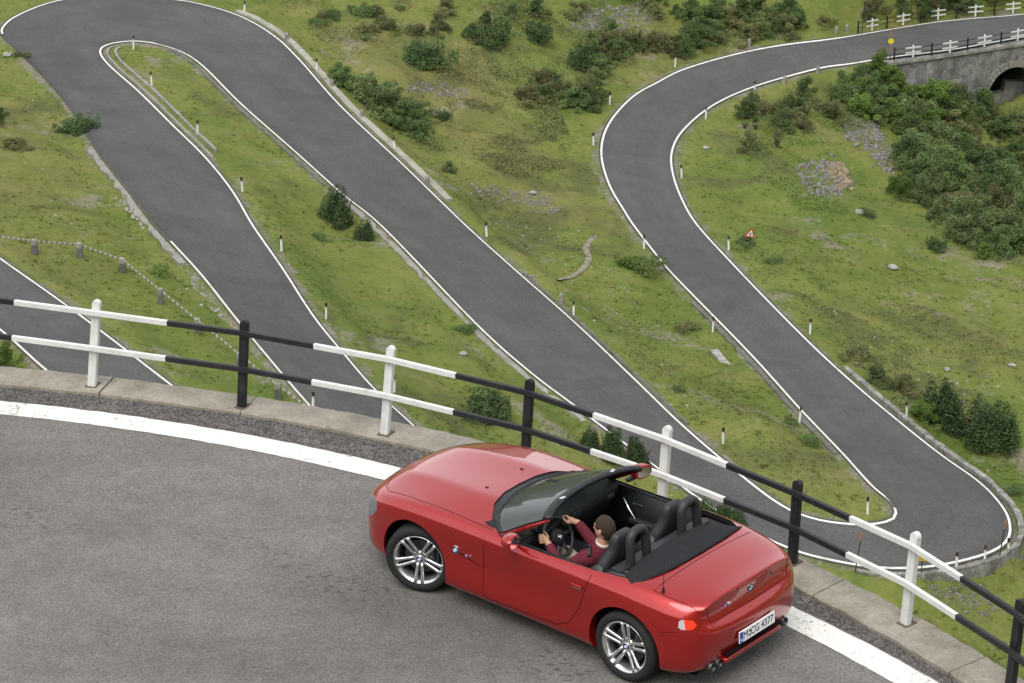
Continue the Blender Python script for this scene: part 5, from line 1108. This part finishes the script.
# seats and roll hoops
def cushion(name, stn, parent, mat, n=14, ex=.6):
    # superellipse sections along a path: (x, z, half width, half depth, tilt)
    b = bmesh.new(); rings = []
    for x, y, z, hw, hd, tl in stn:
        ux, uz = math.cos(R(tl)), math.sin(R(tl)); r_ = []
        for k in range(n * 2):
            a = math.pi * k / n; c, s_ = math.cos(a), math.sin(a); cc = math.copysign(abs(c) ** ex, c) * hw; ss = math.copysign(abs(s_) ** ex, s_) * hd
            r_.append(b.verts.new((x + ux * ss, y + cc, z + uz * ss)))
        rings.append(r_)
    for A, B in zip(rings, rings[1:]):
        for k in range(2 * n): b.faces.new((A[k], A[(k + 1) % (2 * n)], B[(k + 1) % (2 * n)], B[k]))
    b.faces.new(rings[0]); b.faces.new(rings[-1]); o = bobj(name, b, mat, parent, True); return o
for s in (1, -1):
    y = .37 * s; seat = empty('seat', (-.63, y, .26)); seat.parent = CAR
    cushion('seat_cushion', [(.46, 0, .05, .18, .03, 80), (.42, 0, .05, .23, .07, 85), (.2, 0, .02, .25, .085, 92), (.02, 0, .02, .25, .08, 96), (-.06, 0, .02, .22, .04, 100)], seat, M['leather'])
    cushion('backrest', [(.05, 0, .03, .20, .05, 12), (.01, 0, .14, .25, .085, 16), (-.05, 0, .36, .26, .09, 16), (-.105, 0, .54, .24, .08, 16), (-.14, 0, .65, .19, .072, 14), (-.165, 0, .72, .135, .062, 12), (-.18, 0, .80, .125, .06, 10), (-.19, 0, .86, .115, .05, 10), (-.194, 0, .885, .09, .03, 10), (-.195, 0, .892, .05, .01, 10)], seat, M['leather'])
    for q in (1, -1):
        cushion('side_bolster', [(.05, .235 * q, .10, .03, .05, 16), (.02, .245 * q, .20, .05, .12, 16), (-.04, .245 * q, .40, .05, .12, 16), (-.10, .22 * q, .55, .035, .07, 16), (-.12, .20 * q, .60, .015, .03, 16)], seat, M['leather'])
    b = bmesh.new(); hp = [Vector((-1.02, y + .115, .86)), Vector((-1.005, y + .11, 1.06)), Vector((-.995, y + .10, 1.155)), Vector((-.99, y + .06, 1.205)), Vector((-.99, y, 1.215)), Vector((-.99, y - .06, 1.205)), Vector((-.995, y - .10, 1.155)), Vector((-1.005, y - .11, 1.06)), Vector((-1.02, y - .115, .86))]
    add_tube(b, fine(hp, 4), .043, 12); bobj('roll_hoop', b, M['leather'], CAR, True)
# steering wheel
sw = empty('steering_wheel', (-.085, .37, .835), rot=(0, R(-64), 0)); sw.parent = CAR
b = bmesh.new(); add_tube(b, [(.182 * math.cos(a), .182 * math.sin(a), 0) for a in np.linspace(0, 2 * math.pi, 41)], .0165, 10, False); bobj('rim', b, M['leather'], sw, True)
b = bmesh.new(); add_lathe(b, [(0, .028), (.05, .026), (.078, .012), (.082, -.02), (.05, -.06), (.03, -.30)], n=24); hub = bobj('hub', b, M['interior'], sw, True)
for a in (90, -90, 180 + 22, 180 - 22):
    b = bmesh.new(); c, s_ = math.cos(R(a)), math.sin(R(a)); add_bar(b, (.07 * c, .07 * s_, 0), (.175 * c, .175 * s_, 0), .032, .014, .005); bobj('spoke', b, M['dark_metal' if abs(a) != 90 else 'interior'], sw, True)
roundel(hub, Vector((0, 0, .028)), Z_, .024, X_)

# wheels
def wheel(x, s, steer, tw):
    w_ = empty('wheel', (x, .742 * s, .333), rot=(0, 0, R(steer) + (0 if s > 0 else math.pi))); w_.parent = CAR
    Mx = Matrix.Rotation(R(-90), 4, 'X')            # local z of the lathe points outwards (+y of the wheel)
    hw = tw / 2; prof = [(.236, -hw + .02), (.262, -hw + .002), (.305, -hw - .004), (.326, -hw + .022), (.331, -hw + .05), (.332, 0), (.331, hw - .05), (.326, hw - .022), (.305, hw + .004), (.268, hw + .001), (.247, hw - .012), (.236, hw - .02)]
    b = bmesh.new(); add_lathe(b, prof, Mx, 48); bobj('tyre', b, M['rubber'], w_, True)
    b = bmesh.new(); add_lathe(b, [(.2, -hw + .03), (.236, -hw + .012), (.246, -hw + .006), (.236, -hw + .03), (.215, -.02), (.212, hw - .06), (.226, hw - .03), (.240, hw - .012), (.2475, hw - .010), (.2475, hw - .022), (.236, hw - .03)], Mx, 48); rim = bobj('rim', b, M['alloy'], w_, True)
    b = bmesh.new(); add_lathe(b, [(0, hw - .115), (.165, hw - .115), (.165, hw - .135), (0, hw - .135)], Mx, 36); bobj('brake_disc', b, M['dark_metal'], w_)
    b = bmesh.new(); add_box(b, (-.10, hw - .10, .06), (.07, .05, .15), None, .015); bobj('brake_caliper', b, M['dark_metal'], w_)
    b = bmesh.new(); add_lathe(b, [(.212, -hw + .02), (.212, hw - .125), (0, hw - .14)], Mx, 36); bobj('barrel', b, M['carpet'], w_)
    for k in range(5):
        a0 = R(90 + 72 * k + 36 * (x > 0))
        for q in (1, -1):
            sp = bmesh.new(); V = []
            for r_, off, wd, d_ in ((.045, .021, .014, .052), (.09, .023, .015, .047), (.15, .027, .016, .036), (.20, .031, .0175, .026), (.238, .035, .021, .016)):
                ring = []
                for du, dv in ((-wd, 0), (-wd * .55, .008), (wd * .55, .008), (wd, 0), (wd * .8, -.028), (-wd * .8, -.028)):
                    u, t = r_, q * off + du; ring.append(sp.verts.new((u * math.cos(a0) - t * math.sin(a0), hw - d_ + dv, u * math.sin(a0) + t * math.cos(a0))))
                V.append(ring)
            for A, B in zip(V, V[1:]):
                for j in range(6): sp.faces.new((A[j], A[(j + 1) % 6], B[(j + 1) % 6], B[j]))
            sp.faces.new(V[0]); sp.faces.new(V[-1]); bobj('spoke', sp, M['alloy'], rim, True)
        b = bmesh.new(); c_ = Vector((.058 * math.cos(a0), hw - .046, .058 * math.sin(a0))); add_lathe(b, [(.011, -.012), (.011, .0), (.006, .0), (.0, -.004)], Matrix.Translation(c_) @ Mx, 10); bobj('wheel_bolt', b, M['dark_metal'], rim)
    b = bmesh.new(); add_lathe(b, [(.078, hw - .085), (.074, hw - .054), (.06, hw - .047), (.04, hw - .045), (.0, hw - .045)], Mx, 30); bobj('hub', b, M['alloy'], rim, True)
    roundel(rim, Vector((0, hw - .044, 0)), Y_, .033)
wheel(1.2485, 1, 22, .225); wheel(1.2485, -1, 22, .225); wheel(-1.2485, 1, 0, .255); wheel(-1.2485, -1, 0, .255)
# ------------------------------------------------------------------ the driver
def skin(V, E, rad, root=0):
    # closed tapered limbs with round joints, to be fused into one surface; radius may be (sideways, front to back)
    b = bmesh.new(); rr = [r_ if hasattr(r_, '__len__') else (r_, r_) for r_ in rad]
    for p, (ra, rb) in zip(V, rr): bmesh.ops.create_uvsphere(b, u_segments=20, v_segments=14, radius=1, matrix=Matrix.Translation(p) @ Matrix.Diagonal((rb, ra, min(ra, rb), 1)))
    for i, j in E:
        A, B = Vector(V[i]), Vector(V[j]); t = (B - A).normalized(); lat = Vector((0, 1, 0)); lat = (lat - t * lat.dot(t)); lat = lat.normalized() if lat.length > .2 else (Vector((1, 0, 0)) - t * t.x).normalized(); dp = t.cross(lat)
        f = lambda k: tuple(rr[i][q] * (1 - k) + rr[j][q] * k for q in (0, 1)); rings = []
        for k in (0, .33, .67, 1):
            ra, rb = f(k); P_ = A.lerp(B, k); rings.append([b.verts.new(P_ + lat * ra * math.cos(a) + dp * rb * math.sin(a)) for a in np.linspace(0, 2 * math.pi, 19)[:-1]])
        for X, Y in zip(rings, rings[1:]):
            for k in range(18): b.faces.new((X[k], X[(k + 1) % 18], Y[(k + 1) % 18], Y[k]))
        b.faces.new(rings[0]); b.faces.new(rings[-1])
    return bm2me(b)
def fuse(meshes, vox, name, mat, parent, sm=6):
    b = bmesh.new()
    for m in meshes: b.from_mesh(m)
    bmesh.ops.recalc_face_normals(b, faces=b.faces); me = bpy.data.meshes.new(name); b.to_mesh(me); b.free(); o = bpy.data.objects.new('f', me); COL.objects.link(o)
    r_ = o.modifiers.new('r', 'REMESH'); r_.mode = 'VOXEL'; r_.voxel_size = vox; s_ = o.modifiers.new('s', 'SMOOTH'); s_.iterations = sm; s_.factor = .5
    out = bpy.data.meshes.new_from_object(o.evaluated_get(bpy.context.evaluated_depsgraph_get())); bpy.data.objects.remove(o); out.name = name; return link(name, out, mat, parent, True)
def bm2me(b): m = bpy.data.meshes.new('t'); b.to_mesh(m); b.free(); return m
def driver():
    Y0 = .37; cw = math.cos(CAR.rotation_euler.z); swn = math.sin(CAR.rotation_euler.z)
    base_ = Vector((-.50, Y0, .38)); MW = Matrix.Translation(CAR.location) @ Matrix.Rotation(CAR.rotation_euler.z, 4, 'Z')
    skn = NB('skin'); M['skin'] = skn.set(skn.mix(skn.noise(25, 3), (.40, .215, .135), (.50, .285, .19)), .55, .35)
    k = NB('dark_brown_hair'); M['hair'] = k.set(k.mix(k.noise(140, 3, .7), (.010, .0065, .004), (.052, .032, .018)), .7, .3); k.bump(k.noise(160, 3, .7), .8, .01)
    k = NB('maroon_cloth'); M['maroon'] = k.set(k.mix(k.noise(14, 4), (.070, .010, .018), (.125, .018, .030)), .85, .2)
    k = NB('beige_cloth'); M['beige'] = k.set(k.mix(k.noise(20, 4), (.28, .23, .16), (.40, .34, .25)), .85, .2); M['collar'] = plain('pale_collar', (.55, .53, .48), .8, .2)
    pelvis, waist, chest, neck0, neck1 = (-.50, Y0, .44), (-.525, Y0, .60), (-.565, Y0, .78), (-.60, Y0, .925), (-.615, Y0, 1.0)
    hc = Vector((-.625, Y0, 1.105))
    Cw = Vector((-.085, .37, .835)); Nw = Vector((math.sin(R(-64)), 0, math.cos(R(-64))))          # wheel axis towards the driver
    Uw = Vector((math.cos(R(-64)), 0, -math.sin(R(-64))))                                               # wheel plane 'up'
    if Uw.z < 0: Uw = -Uw
    P = [pelvis, waist, chest, neck0, neck1]; E = [(0, 1), (1, 2), (2, 3), (3, 4)]; rd = [(.15, .11), (.145, .105), (.165, .115), (.065, .06), (.055, .055)]
    JP = [pelvis, waist, chest, (-.592, Y0, .905)]; JE = [(0, 1), (1, 2), (2, 3)]; JR = [(.165, .125), (.160, .12), (.180, .13), (.085, .075)]
    TP = [pelvis]; TE = []; TR = [(.165, .125)]
    hands = []
    for s in (1, -1):
        Yv = Vector((0, s, 0)); ang = R(12 if s > 0 else 26); rad_ = Yv * math.cos(ang) + Uw * math.sin(ang); tan = (-Yv * math.sin(ang) + Uw * math.cos(ang)); rim = Cw + rad_ * .182
        sh = Vector((-.575, Y0 + .185 * s, .865)); el = Vector((-.36, Y0 + (.285 if s > 0 else .25) * s, .70)); wr = rim + Nw * .085 + rad_ * .03 - tan * .045
        i = len(P); P += [tuple(sh), tuple(el), tuple(wr)]; E += [(2, i), (i, i + 1), (i + 1, i + 2)]; rd += [.062, .045, .029]
        w2 = wr + (el - wr).normalized() * .035; j = len(JP); JP += [tuple(sh), tuple(sh.lerp(el, .5)), tuple(el), tuple(w2)]; JE += [(2, j), (j, j + 1), (j + 1, j + 2), (j + 2, j + 3)]; JR += [.085, .070, .062, .046]
        # hand: palm then four fingers curled round the rim, thumb lying along it
        palm = rim + Nw * .042 + rad_ * .022 - tan * .004
        hands.append(skin([tuple(wr), tuple(wr.lerp(palm, .55)), tuple(palm + tan * .012)], [(0, 1), (1, 2)], [.026, .028, .027], 0))
        for q in range(4):
            o = tan * ((q - 1.35) * .0225 + .012); ln = (1.0, 1.08, 1.02, .82)[q] if s > 0 else (.82, 1.02, 1.08, 1.0)[3 - q]
            ch = [palm + o * .7, rim + o + Nw * .030 + rad_ * .034 * ln, rim + o * 1.05 + rad_ * .042 * ln - Nw * .004, rim + o * 1.05 + rad_ * .022 - Nw * .034 * ln, rim + o * 1.05 - rad_ * .004 - Nw * .030]
            hands.append(skin([tuple(c) for c in ch], [(a, a + 1) for a in range(4)], [.0115, .0108, .0098, .0088, .0075], 0))
        ch = [palm - tan * .012 - rad_ * .012, rim + Nw * .036 - rad_ * .022 + tan * .018, rim + Nw * .027 - rad_ * .020 + tan * .048, rim + Nw * .018 - rad_ * .012 + tan * .070]
        hands.append(skin([tuple(c) for c in ch], [(0, 1), (1, 2), (2, 3)], [.015, .0125, .011, .0085], 0))
        hip = (-.47, Y0 + .09 * s, .43); kn = (-.06, Y0 + .15 * s, .60); an = (.22, Y0 + .11 * s, .40)
        i = len(P); P += [hip, kn, an, (.32, Y0 + .11 * s, .44)]; E += [(0, i), (i, i + 1), (i + 1, i + 2), (i + 2, i + 3)]; rd += [.085, .058, .040, .036]
        i = len(TP); TP += [hip, tuple(Vector(hip).lerp(Vector(kn), .55)), kn, an]; TE += [(0, i), (i, i + 1), (i + 1, i + 2), (i + 2, i + 3)]; TR += [.098, .088, .075, .058]
    # head: skull, jaw, nose, ears, brow
    b = bmesh.new(); bmesh.ops.create_uvsphere(b, u_segments=40, v_segments=28, radius=1)
    for v in b.verts:
        x, y, z = v.co; f = 1 - .22 * max(0, -z) ** 1.2; X = x * .100 * (1 - .10 * max(0, -z) * (x < 0)); v.co = hc + Vector((X + (.012 if z < -.3 and x > 0 else 0) * -z, y * .079 * f, z * .122))
    parts = [bm2me(b)]
    b = bmesh.new(); add_tube(b, [hc + Vector((.094, 0, .02)), hc + Vector((.112, 0, -.015)), hc + Vector((.118, 0, -.028)), hc + Vector((.098, 0, -.038))], [.008, .012, .015, .010], 8)
    add_tube(b, [hc + Vector((.088, -.04, .028)), hc + Vector((.099, 0, .032)), hc + Vector((.088, .04, .028))], [.008, .010, .008], 6); add_tube(b, [hc + Vector((.084, -.026, -.066)), hc + Vector((.096, 0, -.064)), hc + Vector((.084, .026, -.066))], [.006, .010, .006], 6); parts.append(bm2me(b))
    for s in (1, -1):
        b = bmesh.new(); bmesh.ops.create_uvsphere(b, u_segments=14, v_segments=10, radius=1)
        for v in b.verts: x, y, z = v.co; v.co = hc + Vector((-.006 + x * .019 - z * .004, s * .082 + y * .011 - x * s * .010, -.006 + z * .034))
        parts.append(bm2me(b))
    o = fuse([skin(P, E, rd, 0)] + hands + parts, .0062, 'person', M['skin'], None, 3); tag(o, 'driver with short brown hair in a maroon jacket, both hands on the steering wheel', 'person')
    kids = []
    # hair: a close cap over crown, back and sides
    b = bmesh.new(); bmesh.ops.create_uvsphere(b, u_segments=48, v_segments=32, radius=1)
    for v in b.verts:
        x, y, z = v.co; f = 1 - .20 * max(0, -z) ** 1.2; n_ = 1 + .025 * float(vnoise(np.array([x * 9 + 20]), np.array([z * 9 + y * 7 + 20]), 1.)[0]); v.co = hc + Vector((x * .1055 - .003, y * .0845 * f, z * .128 + .002)) * 1
        v.co = hc + (v.co - hc) * n_
    def keep(c):
        q = c - hc; lim = .055 if q.x > .055 else (.015 if q.x > .0 else (-.005 if q.x > -.035 else -.075)); return q.z > lim
    bmesh.ops.delete(b, geom=[f for f in b.faces if not keep(f.calc_center_median())], context='FACES'); kids.append(bobj('hair', b, M['hair'], o, True)); kids[-1].modifiers.new('t', 'SOLIDIFY').thickness = .008
    for s in (1, -1):
        b = bmesh.new(); bmesh.ops.create_uvsphere(b, u_segments=10, v_segments=8, radius=.0085, matrix=Matrix.Translation(hc + Vector((.091, .03 * s, .010)))); kids.append(bobj('eye', b, M['ink'], o, True))
    j = fuse([skin(JP, JE, JR, 0)], .011, 'jacket', M['maroon'], o, 5); t = fuse([skin(TP, TE, TR, 0)], .013, 'trousers', M['beige'], o, 3); kids += [j, t]
    b = bmesh.new(); add_lathe(b, [(.062, -.02), (.070, .015), (.064, .02), (.058, -.01)], Matrix.Translation((-.607, Y0, .955)) @ Matrix.Rotation(R(-14), 4, 'Y'), 20); kids.append(bobj('collar', b, M['collar'], o, True))
    b = bmesh.new(); add_tube(b, [(-.64, Y0 + .24, .93), (-.585, Y0 + .155, .975), (-.505, Y0 + .11, .93), (-.435, Y0 + .03, .76), (-.40, Y0 - .10, .56)], .016, 6); kids.append(bobj('seat_belt', b, M['trim'], o, True))
    for q in [o] + kids: q.data.transform(Matrix.Identity(4))
    o.matrix_world = MW
driver()
